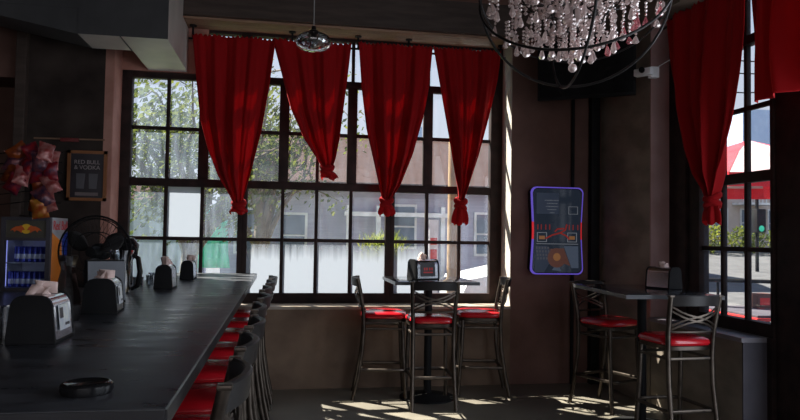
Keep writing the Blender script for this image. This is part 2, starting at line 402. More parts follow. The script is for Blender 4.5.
# ------------------------------------------------------------------ windows
ZR = [.90, 1.44, 1.998, 2.538, 3.068, 3.52]
def window(idx, xs, plane, axis, z_frame, frame_l, frame_r, thick=None, frosted=(), dirty=False, blank=None, open_edges=None):
    """xs: muntin/edge coordinates of the glass, left to right; thick: indices carrying sash stiles above ZR[2]"""
    root = bpy.data.objects.new('window_%d' % idx, None); C.objects.link(root); tag(root, kind='structure')
    def P(u, v, z): return (u, plane+v, z) if axis == 'x' else (plane+v, u, z)
    def bb(mb, u0, u1, v0, v1, z0, z1):
        return mb.bb(P(u0, v0, z0), P(u1, v1, z1), .003)
    f = MB()
    lo, hi = min(xs[0], xs[-1]), max(xs[0], xs[-1])
    bb(f, min(frame_l, frame_r), lo, -.045, .05, z_frame, ZH); bb(f, hi, max(frame_l, frame_r), -.045, .05, z_frame, ZH)
    bb(f, lo, hi, -.045, .05, z_frame, ZR[0]); bb(f, lo, hi, -.045, .05, ZR[5], ZH)
    bb(f, lo, hi, -.035, .04, ZR[2]-.04, ZR[2]+.04); bb(f, lo, hi, -.04, .04, ZR[4]-.035, ZR[4]+.035)
    f.build('window_frame', M['frame'], root)
    g = MB()
    bb(g, lo, hi, -.018, .018, ZR[1]-.018, ZR[1]+.018); bb(g, lo, hi, -.018, .018, ZR[3]-.018, ZR[3]+.018)
    for i, x in enumerate(xs[1:-1]):
        bb(g, x-.017, x+.017, -.02, .02, ZR[0], ZR[2]); 
        t = .05 if thick and i in thick else .017
        bb(g, x-t, x+t, -.02-(.01 if t > .02 else 0), .02, ZR[2], ZR[4]); bb(g, x-.017, x+.017, -.02, .02, ZR[4], ZR[5])
    g.build('muntin', M['frame'], root)
    pm = M['pane_dirty'] if dirty else M['pane']
    p = MB(); fl = MB(); ff = MB(); nl = nf = 0
    for i in range(len(xs)-1):
        for r in range(5):
            if blank and (i, r) in blank: continue
            a, c = xs[i], xs[i+1]
            tgt = p
            if (i, r) in frosted:
                if frosted[(i, r)] == 'low': tgt = fl; nl += 1
                else: tgt = ff; nf += 1
            tgt.quad(P(a, 0, ZR[r]), P(c, 0, ZR[r]), P(c, 0, ZR[r+1]), P(a, 0, ZR[r+1]))
    p.build('pane', pm, root, False)
    if nl: tag(fl.build('frosted_pane', M['frost_low'], root, False), 'pane with white film in its lower part')
    if nf: tag(ff.build('frosted_pane', M['frost_full'], root, False), 'fully whitened pane')
    return root
w1 = window(1, [-1.50, -1.157, -.807, -.455], YG, 'x', ZS, X0, -.413, frosted={(1, 1): 'full'}, dirty=True, thick={1})
w2 = window(2, [-.36, -.01, .336, .691, 1.055], YG, 'x', ZS, -.413, 1.102, frosted={(i, 0): 'low' for i in range(4)}, thick={0, 2})
w3 = window(3, [1.15, 1.50, 1.855, 2.19], YG, 'x', ZS, 1.102, X1, frosted={(0, 0): 'low'}, thick={0})
w4 = window(4, [4.43, 4.73, 5.02, 5.29], XG, 'y', ZS, 4.40, 5.45, frosted={})
# terracotta board closing the window head around the duct
b = MB(); b.bb((X0, YG-.06, ZR[4]+.03), (-.78, YG-.045, ZH)); b.build('board', M['terracotta'], w1)
# filler between window and column on the right, entrance post and glazed door
struct('trim_12', MB().bb((3.49, 5.45, ZS), (3.62, 5.71, ZH)), M['frame'])
struct('trim_13', MB().bb((3.535, 4.06, 0), (3.66, 4.40, ZH), .006).bb((3.5, 4.40, 0), (3.64, 4.45, ZS), .004), M['frame'])
d = bpy.data.objects.new('door_1', None); C.objects.link(d); tag(d, kind='structure')
MB().bb((3.5, 4.06, 0), (3.56, 3.96, 2.5)).bb((3.5, 2.5, 0), (3.56, 2.66, 2.5)).bb((3.5, 2.66, 2.35), (3.56, 4.0, 2.5)).bb((3.5, 2.66, 0), (3.56, 4.0, .25)).bb((3.5, 2.5, ZH-.08), (3.56, 4.12, ZH)).bb((3.5, 2.5, 2.5), (3.56, 4.12, 2.56)).build('door_frame', M['frame'], d)
MB().quad((3.53, 2.66, .25), (3.53, 4.0, .25), (3.53, 4.0, 2.35), (3.53, 2.66, 2.35)).quad((3.53, 2.5, 2.56), (3.53, 4.12, 2.56), (3.53, 4.12, ZH), (3.53, 2.5, ZH)).build('pane', M['pane'], d, False)
# unseen window behind the camera, added to house the front fill lamp
w6 = bpy.data.objects.new('window_6', None); C.objects.link(w6); tag(w6, kind='structure')
b = MB()
for x in (-2.8, -1.5, -.2, 1.1, 2.4): b.bb((x-.03, YB-.13, .75), (x+.03, YB-.07, 3.25))
b.bb((-2.8, YB-.13, .75), (2.4, YB-.07, .81)).bb((-2.8, YB-.13, 3.19), (2.4, YB-.07, 3.25)).build('window_frame', M['frame'], w6)
MB().quad((-2.8, YB-.1, .78), (2.4, YB-.1, .78), (2.4, YB-.1, 3.2), (-2.8, YB-.1, 3.2)).build('pane', M['pane'], w6, False)
w5 = window(5, [-1.5, -.6, .3, 1.2, 2.1], XG, 'y', ZS, -1.6, 2.2)  # unseen window nearer the camera on the right wall

# ------------------------------------------------------------------ outside
b = MB().bb((-40, 7.3, -.2), (60, 60, -.02)).bb((3.95, -12, -.2), (60, 7.3, -.02))
struct('ground', b, M['asphalt'])
struct('ground_verge', MB().bb((-9, 11.0, -.02), (.9, 14.45, .22)), M['grass'])

def far_window(root, x, z, wd, ht, y, axis='y'):
    f = MB()
    if axis == 'y': f.bb((x-wd/2-.06, y-.05, z-.06), (x+wd/2+.06, y+.01, z+ht+.06))
    fr = f.build('window', M['wintrim'], root, False)
    g = MB().bb((x-wd/2, y-.07, z), (x+wd/2, y-.04, z+ht/2-.02)).bb((x-wd/2, y-.07, z+ht/2+.02), (x+wd/2, y-.04, z+ht))
    g.build('pane', M['winglass'], fr, False)

h = thing('house', 'lilac grey clapboard house with brown shingle roof across the yard', 'house', (3.2, 16, 0))
def L(o, *pts): return [(p[0]-o[0], p[1]-o[1], p[2]-o[2]) for p in pts]
b = MB()
for k in range(13):
    b.bb((-4.6, 0-.012*(k % 2), k*.22-.02), (6.5, 3.5, k*.22+.2))
b.build('wall', M['siding'], h, False)
b = MB().grid([[(-4.9, -.45, 2.66), (6.9, -.45, 2.66)], [(-4.9, 3.0, 4.35), (6.9, 3.0, 4.35)], [(-4.9, 6.0, 2.7), (6.9, 6.0, 2.7)]])
b = MB().prism([(-4.9, -.45, 2.6), (-4.9, -.45, 2.72), (-4.9, 2.8, 4.3), (-4.9, 6, 2.7), (-4.9, 6, 2.6)], (11.8, 0, 0))
b.build('roof', M['roof'], h, False)
for x, z in ((-2.95, 1.0), (-.35, 1.25), (1.7, 1.1), (-4.0, 1.1)):
    far_window(h, x, z, .5, .95, 0)
b = MB()
for x in (-1.7, -1.0, .55): b.bb((x-.05, -.3, 0), (x+.05, -.2, 2.2))
b.bb((-1.8, -.35, 1.95), (.7, -.15, 2.05)); b.build('porch', M['wintrim'], h, False)
h2 = thing('apartment_block', 'pale tall apartment block rising behind the brown shingle roof', 'building', (5.5, 34, 0))
MB().bb((-1.5, 0, 0), (2.6, 4, 6.3)).bb((-.6, -.2, 6.3), (1.4, 3, 7.1)).build('wall', M['skyblue'], h2, False)
for k in range(4): far_window(h2, -1+k*.9, 4.9, .4, .8, 0)
shed = thing('shed', 'low grey rendered shed behind the dusty panes on the left', 'shed', (-2.2, 14.5, 0))
MB().bb((-4.2, 0, 0), (.5, 1.4, 2.15)).build('wall', M['siding2'], shed, False)
MB().prism([(-4.4, -.2, 2.15), (-4.4, 1.5, 2.15), (-4.4, .7, 2.5)], (5.0, 0, 0)).build('roof', M['roof'], shed, False)
tp = MB(); rows = []
for i in range(7):
    rows.append([(-1.75+.08*j+.012*i, 13.9+.05*math.sin(j*1.7+i), 1.95-i*.19) for j in range(9)])
tp.grid(rows); tp = tp.build('tarpaulin', M['teal'], None)
sd = tp.modifiers.new('s', 'SOLIDIFY'); sd.thickness = .02
tag(tp, 'teal tarpaulin hanging in front of the grey shed', 'tarpaulin')

def leaves(mb, c, r, n, s, sq=1):
    for _ in range(n):
        th = random.uniform(0, 2*PI); ph = math.acos(random.uniform(-1, 1)); q = r*random.uniform(.35, 1)**.6
        p = Vector(c)+Vector((q*math.sin(ph)*math.cos(th), q*math.sin(ph)*math.sin(th), q*math.cos(ph)*sq))
        a = Vector((random.gauss(0, 1), random.gauss(0, 1), random.gauss(0, 1))).normalized()
        bb_ = a.orthogonal().normalized(); e = s*random.uniform(.6, 1.3)
        cc = a.cross(bb_)
        mb.quad(p-bb_*e, p+cc*e*.5, p+bb_*e, p-cc*e*.5)
def tree(name, label, base, h, spread, nl, ls, m, group=None, lean=0):
    r = thing(name, label, 'tree', base)
    t = MB(); t.tube([(0, 0, 0), (.03, 0, h*.2), (.08+lean*.2, .05, h*.45)], [.16, .14, .11], 8)
    tips = []
    for i in range(15):
        a = 2*PI*i/15+random.uniform(-.3, .3); z0 = h*random.uniform(.22, .46); ln = spread*random.uniform(.6, 1.05)
        p0 = Vector((.04, .02, z0)); p = [p0]
        for k in range(1, 6):
            q = k/5; p.append(p0+Vector((math.cos(a)*ln*q+random.gauss(0, .06), math.sin(a)*ln*q*.8+random.gauss(0, .06), h*.55*q**.8*random.uniform(.75, 1.1))))
        t.tube(p, [.075, .06, .045, .032, .02, .01], 6); tips += p[2:]
        for _ in range(3):
            s0 = random.choice(p[2:]); dv = Vector((random.gauss(0, .4), random.gauss(0, .4), random.gauss(.1, .35)))
            t.tube([s0, s0+dv*.5+Vector((0, 0, .05)), s0+dv], [.02, .014, .006], 5); tips.append(s0+dv)
    t.build('trunk', m_bark, r)
    f = MB()
    for p in tips: leaves(f, p, spread*.22, nl//len(tips), ls)
    f.build('foliage', m, r, False, False)
    return r
m_bark = M['bark']
tree('leafy_tree', 'spreading leafy tree with bare branches outside the left window panes', (-1.55, 11.6, 0), 4.3, 2.0, 6000, .055, M['leaf'])
tree('leafy_tree', 'thin young tree seen between the first and second hanging curtains', (-.45, 12.4, 0), 4.4, 1.25, 2600, .05, M['leaf'])
s = thing('spiky_shrub', 'yellow-green spiky shrub in front of the lilac grey house', 'shrub', (1.95, 13.2, 0))
f = MB()
for i in range(520):
    a = random.uniform(0, 2*PI); q = random.random(); ln = random.uniform(.35, .6)
    o_ = Vector((random.gauss(0, .20), random.gauss(0, .18), .95+random.uniform(0, .45)))
    dd = Vector((math.cos(a)*.9, math.sin(a)*.9, .2+1.1*q)).normalized()*ln*.6; sd_ = dd.cross(Vector((0, 0, 1))).normalized()*.014
    f.quad(o_-sd_, o_+sd_, o_+dd+sd_*.2, o_+dd-sd_*.2)
f.build('foliage', M['leaf_y'], s, False, False)
MB().tube([(0, 0, 0), (.02, 0, .6), (0, 0, 1.15)], [.09, .08, .07]).build('trunk', M['bark'], s)
pole = MB().tube([(0, 0, -.02), (0, 0, 4), (0, 0, 7.5)], [.11, .10, .09], 12)
pole = pole.build('utility_pole', mat('weathered timber', (.30, .19, .10), .9, col2=(.42, .29, .17), nscale=6, stretch=(4, 4, 1))); pole.location = (2.56, 10.0, 0)
tag(pole, 'weathered wooden utility pole standing just outside the right end of the back window', 'pole')
sg = thing('banner_sign', 'narrow white and red upright sign beside the wooden utility pole', 'sign', (2.22, 9.9, 0))
MB().bb((-.07, -.012, .55), (.07, .012, 1.75)).build('board', M['white'], sg)
b = MB()
for z, hh in ((.72, .12), (.92, .16), (1.16, .15), (1.38, .1)): b.bb((-.05, -.018, z), (.05, -.012, z+hh))
b.build('red_marks', M['red'], sg, False)
MB().bb((-.012, -.01, 0), (.012, .01, .56)).build('post', M['metal'], sg)

car = thing('parked_car', 'white car parked outside at the right end of the back window', 'car', (2.95, 10.9, 0))
prof = [(0, .35), (.02, .6), (.12, .8), (.95, .95), (1.55, 1.36), (2.1, 1.46), (3.1, 1.42), (3.8, 1.02), (4.3, .9), (4.38, .35)]
rows = []
for yy, ins in ((0, .0), (.12, -.04), (.85, -.05), (1.58, -.04), (1.7, 0)):
    rows.append([(x, yy, z+(-ins if z > .9 else 0)) for x, z in prof])
b = MB(); g = b.grid(rows)
b.bm.faces.new(g[0]); b.bm.faces.new(g[-1][::-1]); b.build('body', M['carpaint'], car)
MB().prism([(1.12, -.01, .98), (1.62, -.01, 1.3), (2.08, -.01, 1.38), (3.05, -.01, 1.35), (3.5, -.01, 1.02)], (0, 1.72, 0)).build('side_window', M['winglass'], car)
for x in (.75, 3.55):
    for yy in (.02, 1.68):
        wl = MB().lathe([(0, -.1), (.31, -.1), (.33, -.06), (.33, .06), (.31, .1), (0, .1)], (x, yy, .33), 20, (0, 1, 0)).build('wheel', M['black'], car)

# street side, through the right window
g_ = MB().prism([(4.2, 9.0, -.021), (40, 9.0, -.021), (40, 60, 3.6), (4.2, 60, 3.6), (4.2, 27, 1.35)][:4], (0, 0, -.3)); struct('ground_street', g_, M['asphalt'])
ap = thing('beige_apartment', 'beige apartment building with white framed windows across the street', 'building', (16.5, 27, 1.0))
MB().bb((-2.5, 0, 0), (12, 6, 4.4)).build('wall', M['beige'], ap, False)
MB().bb((-2.7, -.3, 4.4), (12.2, 6.2, 4.6)).build('cornice', M['wintrim'], ap, False)
for k in range(9):
    for z in (.75, 2.75): far_window(ap, -1.6+k*1.35, z, .62, 1.15, 0)
for k in range(3):
    x = .4+k*3.4
    b = MB().bb((x-.75, -.8, 2.1), (x+.75, 0, 2.2)).bb((x-.75, -.8, 2.95), (x+.75, -.74, 3.0))
    for j in range(9): b.bb((x-.75+j*.18, -.79, 2.2), (x-.72+j*.18, -.75, 2.95))
    b.build('balcony', M['wintrim'], ap, False)
bl = thing('blue_tower', 'pale blue flat-topped building standing above the red parasol', 'building', (34.4, 41, .9))
MB().bb((-3.9, 0, 0), (10, 8, 9.6)).build('wall', M['skyblue'], bl, False)
for k in range(3):
    for z in (5.6, 7.5): far_window(bl, 1.2+k*1.6, z, .8, 1.0, 0)
b = MB()
for k in range(4):
    b.lathe([(0, 0), (.28, 0), (.28, .7), (.16, .8), (.16, 1.3), (.24, 1.35), (0, 1.5)], (2.4+k*.9, 1, 9.6), 12)
b.bb((1.8, .4, 9.6), (6, 1.8, 9.85)).build('roof_vent', M['wintrim'], bl)
for i, (x, y) in enumerate([(14.6+1.6*k, 20.6) for k in range(6)]):
    q = thing('roadside_shrub', ['low green shrub', 'yellowish flowering shrub', 'dark round shrub', 'tall loose shrub', 'pale small shrub', 'end shrub'][i]+' along the far side of the street, %s' % ['leftmost of the row', 'second from the left', 'third from the left', 'fourth from the left', 'fifth from the left', 'farthest right'][i], 'shrub', (x, y+3, 1.05), 0, 'shrubs along the far side of the street')
    f = MB(); leaves(f, (0, 0, .55), .7, 600, .08, .8); f.build('foliage', M['leaf_y'] if i % 2 else M['leaf'], q, False, False)
    MB().tube([(0, 0, 0), (0, 0, .7)], [.05, .03], 6).build('stem', M['bark'], q)
pm_ = thing('patio_parasol', 'red and white patio parasol open outside the right window', 'parasol', (7.05, 9.35, 0))
b = MB(); b2 = MB(); n = 8; Rr = 1.65
for k in range(n):
    a0, a1 = 2*PI*k/n, 2*PI*(k+1)/n
    ring = lambda r, z, a: Vector((r*math.cos(a), r*math.sin(a), z))
    tgt = b2 if k % 2 else b
    tgt.quad(ring(.05, 3.05, a0), ring(.05, 3.05, a1), ring(Rr*.55, 2.78, a1), ring(Rr*.55, 2.78, a0))
    tgt.quad(ring(Rr*.55, 2.78, a0), ring(Rr*.55, 2.78, a1), ring(Rr, 2.43, a1), ring(Rr, 2.43, a0))
    b.quad(ring(Rr, 2.43, a0), ring(Rr, 2.43, a1), ring(Rr*1.0, 2.24, a1), ring(Rr*1.0, 2.24, a0))
for bb_, nm, mm in ((b, 'canopy', M['canopy_red']), (b2, 'canopy', M['canopy_white'])):
    o = bb_.build(nm, mm, pm_, False); o.modifiers.new('s', 'SOLIDIFY').thickness = .006
tag(pm_.children[-1], 'pale pink canopy panels')
MB().tube([(0, 0, 0), (0, 0, 3.1)], .022, 10).build('pole', M['wintrim'], pm_)
MB().lathe([(0, 0), (.26, 0), (.24, .06), (.05, .08), (.03, .3), (0, .3)]).build('base', M['black'], pm_)
tl = thing('traffic_light', 'green traffic light on a pole across the street', 'traffic light', (13.85, 18, .35))
MB().tube([(0, 0, 0), (0, 0, 2.6)], .05, 8).build('pole', M['black'], tl)
MB().bb((-.15, -.2, 1.42), (.15, .08, 2.12), .03).build('signal_head', M['black'], tl)
for i, z in enumerate((2.0, 1.77, 1.54)):
    MB().lathe([(0, .02), (.09, 0), (.1, -.02)], (0, -.2, z), 14, (0, -1, 0)).build('lens', M['cyan_light'] if i == 2 else M['black'], tl)
rl = thing('patio_railing', 'dark metal patio railing outside the right window', 'railing', (5.1, 8.0, 0))
MB().tube([(-.3, .6, .98), (3.4, -1.0, .98)], .025, 8).tube([(-.3, .6, .2), (3.4, -1.0, .2)], .02, 8).build('rail', M['black'], rl)
for k in range(5):
    t_ = k/4; MB().tube([(-.3+3.7*t_, .6-1.6*t_, 0), (-.3+3.7*t_, .6-1.6*t_, .98)], .018, 8).build('post', M['black'], rl)
pt = thing('patio_table', 'grey patio table with red edge standing outside the right window', 'table', (5.35, 6.8, 0))
MB().bb((-.5, -.5, .71), (.5, .5, .74), .01).build('tabletop', M['slate'], pt)
MB().bb((-.52, -.52, .68), (.52, .52, .712)).build('edge', M['red'], pt)
MB().tube([(0, 0, 0), (0, 0, .7)], .03, 8).lathe([(0, 0), (.25, 0), (.23, .02), (0, .04)]).build('pedestal', M['black'], pt)
cb = thing('condiment_box', 'brown and red condiment box on the patio table outside', 'box', (5.42, 6.98, .742))
MB().bb((-.08, -.06, 0), (.08, .06, .17), .008).build('box', mat('brown box', (.12, .05, .04), .6), cb)
MB().bb((-.06, -.064, .04), (.06, -.058, .12)).build('front_label', M['red'], cb)
for k, (z0, z1) in enumerate(((5.6, 5.1), (5.25, 4.9), (4.75, 4.55))):
    p = [Vector((6.5, 13, z0+.1)).lerp(Vector((16, 15, z1+1.6)), i/10)-Vector((0, 0, .5*math.sin(PI*i/10))) for i in range(11)]
    o = MB().tube(p, .016, 5).build('overhead_cable', M['cable'])
    tag(o, ['topmost', 'middle', 'lowest'][k]+' of the overhead cables crossing the sky outside the right window', 'cable')

# ------------------------------------------------------------------ curtains
def curtain(label, edgesL, edgesR, plane, axis, knot, tip, seed, ztop=None, nf=7, amp=.035, group='red velvet curtains', tie=True):
    rnd = random.Random(seed)
    at = atY if axis == 'y' else atX
    Lp = [at(x, y, plane) for x, y in edgesL]; Rp = [at(x, y, plane) for x, y in edgesR]
    ui = 0 if axis == 'y' else 1
    def interp(P, z):
        P = sorted(P, key=lambda p: -p.z)
        if z >= P[0].z: return P[0][ui]
        for a, b_ in zip(P, P[1:]):
            if a.z >= z >= b_.z:
                t = (a.z-z)/(a.z-b_.z+1e-9); return a[ui]+(b_[ui]-a[ui])*t
        return P[-1][ui]
    zt = max(p.z for p in Lp+Rp) if ztop is None else ztop
    zb = min(Lp[-1].z, Rp[-1].z)
    nu, nv = 90, 56
    ph = [rnd.uniform(0, 6.28) for _ in range(6)]
    rows = []
    uc = None
    for j in range(nv+1):
        v = j/nv; z = zt+(zb-zt)*v
        a, c = interp(Lp, z), interp(Rp, z); row = []
        wid = abs(c-a)
        wt = 1-.0*v
        for i in range(nu+1):
            u = i/nu
            den = amp*1.5*(.45+.8*v) * min(1, .35+wid*2.2)
            f = math.sin(2*PI*nf*.55*u+ph[0]+.9*math.sin(3*u+2*v+ph[1]))*.75+math.sin(2*PI*nf*.31*u+ph[2]+1.2*v)*.6+math.sin(2*PI*nf*1.6*u+ph[3]+v)*.22*(1-.6*v)
            bulge = .05*math.sin(PI*u)*math.sin(PI*min(1, v*1.02))
            # small hem ruffle at the top
            dz = .010*math.sin(2*PI*nf*2.6*u+ph[4])+.006*math.sin(2*PI*nf*5*u+ph[5]) if j == 0 else 0
            off = -(den*f+bulge)-.035
            q = a+(c-a)*u
            row.append((q, plane+off, z+dz) if axis == 'y' else (plane+off, q, z+dz))
        rows.append(row)
    root = thing('curtain', label, 'curtain', (0, 0, 0), 0, group)
    base = Vector(rows[0][nu//2]) ; root.location = base
    b_ = MB(); b_.grid([[Vector(p)-base for p in r] for r in rows])
    o = b_.build('drape', M['curtain'], root); o.modifiers.new('s', 'SOLIDIFY').thickness = .004
    if tie:
        k = at(knot[0], knot[1], plane); t = at(tip[0], tip[1], plane)
        k2 = Vector(k); t2 = Vector(t)
        off = Vector((0, -.03, 0)) if axis == 'y' else Vector((-.03, 0, 0))
        b_ = MB(); R_ = .052
        # knot: wrapped folds of cloth
        for q in range(3):
            pts = []
            for i in range(20):
                a = 2*PI*i/20
                ax = Vector((1, 0, 0)) if axis == 'y' else Vector((0, 1, 0)); bx = Vector((0, 1, 0)) if axis == 'y' else Vector((1, 0, 0))
                pts.append(k2+off-base+ax*math.cos(a)*R_*(1-.08*q)+bx*math.sin(a)*R_*.8+Vector((0, 0, (.03-.032*q)+.022*math.sin(a+q*2.1))))
            b_.tube(pts, .026, 8, closed=True)
        b_.sphere(k2+off-base, .05, 12, 8)
        b_.build('knot', M['curtain'], root)
        # tail
        rows = []
        top = k2+off-base; end = t2+off-base
        for j in range(9):
            v = j/8; c0 = top.lerp(end, v); r_ = .035+.045*math.sin(v*1.9)
            rows.append([c0+(Vector((math.cos(a), .6*math.sin(a), 0)) if axis == 'y' else Vector((.6*math.sin(a), math.cos(a), 0)))*r_*(1+.22*math.sin(5*a+seed))+Vector((0, 0, .02*math.sin(3*a+seed) if j == 8 else 0)) for a in [2*PI*i/36 for i in range(36)]])
        b_ = MB(); b_.grid(rows, True); b_.build('tail', M['curtain'], root)
    return root
CY = 6.86
curtain('leftmost red velvet curtain of the back window, widest, knotted low beside the duct',
        [(193, 35), (197, 80), (201, 120), (209, 150), (218, 175), (229, 194), (234, 204)], [(276, 41), (269, 90), (262, 130), (253, 165), (246, 190), (242, 204)], CY, 'y', (239, 206), (238, 213), 1, nf=7)
curtain('second red curtain from the left on the back window, knotted highest, swept right',
        [(273, 41), (282, 75), (291, 110), (304, 140), (317, 160), (322, 168)], [(351, 45), (347, 80), (343, 110), (339, 140), (335, 160), (332, 168)], CY, 'y', (327, 170), (329, 179), 2, nf=6)
curtain('third red curtain from the left on the back window, round knot above the table',
        [(358, 44), (361, 90), (366, 130), (374, 165), (379, 188), (382, 200)], [(432, 48), (428, 90), (422, 120), (412, 155), (400, 185), (390, 200)], CY, 'y', (386, 203), (386, 215), 3, nf=7)
curtain('rightmost red curtain of the back window, long tied tail near the pale jamb',
        [(432, 48), (439, 90), (446, 130), (453, 170), (457, 190), (458, 200)], [(500, 53), (497, 80), (488, 120), (479, 155), (469, 185), (463, 200)], CY, 'y', (460, 204), (459, 224), 4, nf=7)
CX = 3.24
curtain('large red velvet curtain tied in a knot on the right-hand window',
        [(669, 21), (672, 60), (680, 110), (692, 150), (703, 175), (711, 190), (713, 198)], [(748, -14), (747, 30), (744, 70), (738, 120), (730, 160), (723, 185), (719, 198)], CX, 'x', (716, 201), (716, 223), 5, nf=7, ztop=3.39)
curtain('straight untied red curtain panel over the entrance at the right edge',
        [(753, -40), (754, 30), (754, 92)], [(860, -60), (856, 20), (854, 76)], CX, 'x', None, None, 6, nf=6, ztop=3.38, tie=False)
zr = atY(350, 45, CY).z-.03
rod = thing('curtain_rod', 'black curtain rod across the back window head, carrying four curtains', 'curtain rod', (.7, CY+.02, zr))
MB().tube([(-1.66, 0, 0), (1.6, 0, -.0)], .011, 10).build('rod', M['black'], rod)
for x in (-1.62, -.65, .02, .55, 1.55):
    MB().tube([(x, -.0, 0), (x, 0, ZH-zr)], .010, 8).lathe([(.0, 0), (.035, 0), (.035, .012), (0, .012)], (x, 0, ZH-zr-.012), 12).build('bracket', M['black'], rod)
rod = thing('curtain_rod', 'black curtain rod above the right-hand window', 'curtain rod', (CX+.02, 4.0, 3.36))
MB().tube([(0, -1.9, 0), (0, 1.42, 0)], .011, 10).build('rod', M['black'], rod)
for y in (-1.8, .28, 1.38):
    MB().tube([(0, y, 0), (.06, y, 0)], .010, 8).bb((.05, y-.02, -.03), (.055, y+.02, .03)).build('bracket', M['black'], rod)

# ------------------------------------------------------------------ bar counter and tables
BX0, BX1, BY0, BY1, BZ = -1.12, -.255, 1.62, 7.02, 1.10
bar = thing('bar_counter', 'long charcoal bar counter running along the left towards the back window', 'bar counter', ((BX0+BX1)/2, (BY0+BY1)/2, 0))
o_ = bar.location
def loc(mb_pts, o=None): pass
b = MB().bb((BX0-o_.x, BY0-o_.y, BZ-.045), (BX1-o_.x, BY1-o_.y, BZ), .004); b.build('countertop', M['bar'], bar)
MB().bb((BX1-o_.x-.002, BY0-o_.y, BZ-.042), (BX1-o_.x+.006, BY1-o_.y, BZ-.002)).bb((BX0-o_.x, BY0-o_.y-.006, BZ-.042), (BX1-o_.x, BY0-o_.y+.002, BZ-.002)).build('edge_strip', M['bar_edge'], bar)
MB().bb((BX0+.12-o_.x, BY0+.15-o_.y, 0), (BX0+.45-o_.x, 6.66-o_.y, BZ-.045)).build('base_panel', M['wood_dark'], bar)
b = MB()
for k in range(6):
    y = 2.0+k*.9-o_.y; b.tube([(.10, y, .74), (.34, y, 1.04)], .018, 4)
b.build('support_bracket', M['black'], bar)
bc = thing('back_counter', 'low dark back counter behind the bar carrying the fridge and fan', 'counter', (-1.8, 4.2, 0))
MB().bb((-.66, -2.4, .94), (.66, 2.46, .98), .004).build('countertop', mat('grey steel worktop', (.12, .12, .125), .3, .6), bc)
MB().bb((-.64, -2.38, 0), (.60, 2.44, .94)).build('cabinet', M['plaster_dark'], bc)

def table(label, cx, cy, wx, wy, z, rz, group=None, ped=1, slats=False):
    t = thing('pub_table', label, 'table', (cx, cy, 0), rz)
    MB().bb((-wx/2, -wy/2, z-.03), (wx/2, wy/2, z), .003).build('tabletop', M['table'], t)
    b = MB(); e = .004
    for a, c in (((-wx/2-e, -wy/2-e), (wx/2+e, -wy/2)), ((-wx/2-e, wy/2), (wx/2+e, wy/2+e)), ((-wx/2-e, -wy/2), (-wx/2, wy/2)), ((wx/2, -wy/2), (wx/2+e, wy/2))):
        b.bb((a[0], a[1], z-.03), (c[0], c[1], z-.002))
    b.build('edge_band', M['bar_edge'], t)
    for y in ([0] if ped == 1 else [-wy*.26, wy*.26]):
        MB().tube([(0, y, .03), (0, y, z-.04)], .036, 14).build('pedestal', M['black'], t)
        MB().bb((-.22, y-.03, z-.045), (.22, y+.03, z-.03)).bb((-.03, y-.22, z-.045), (.03, y+.22, z-.03)).build('spider_plate', M['black'], t)
        b = MB().lathe([(0, .05), (.05, .045), (.2, .02), (.26, .012), (.26, 0), (0, 0)], (0, y, 0), 28); b.build('base', M['black'], t)
    return t
T1 = table('high square black table in front of the back window between three stools', 1.36, 6.24, .76, .76, BZ, 0)
T2 = table('high rectangular black table beside the right-hand window', 2.885, 5.11, .74, 1.12, BZ, math.radians(-5), ped=1)

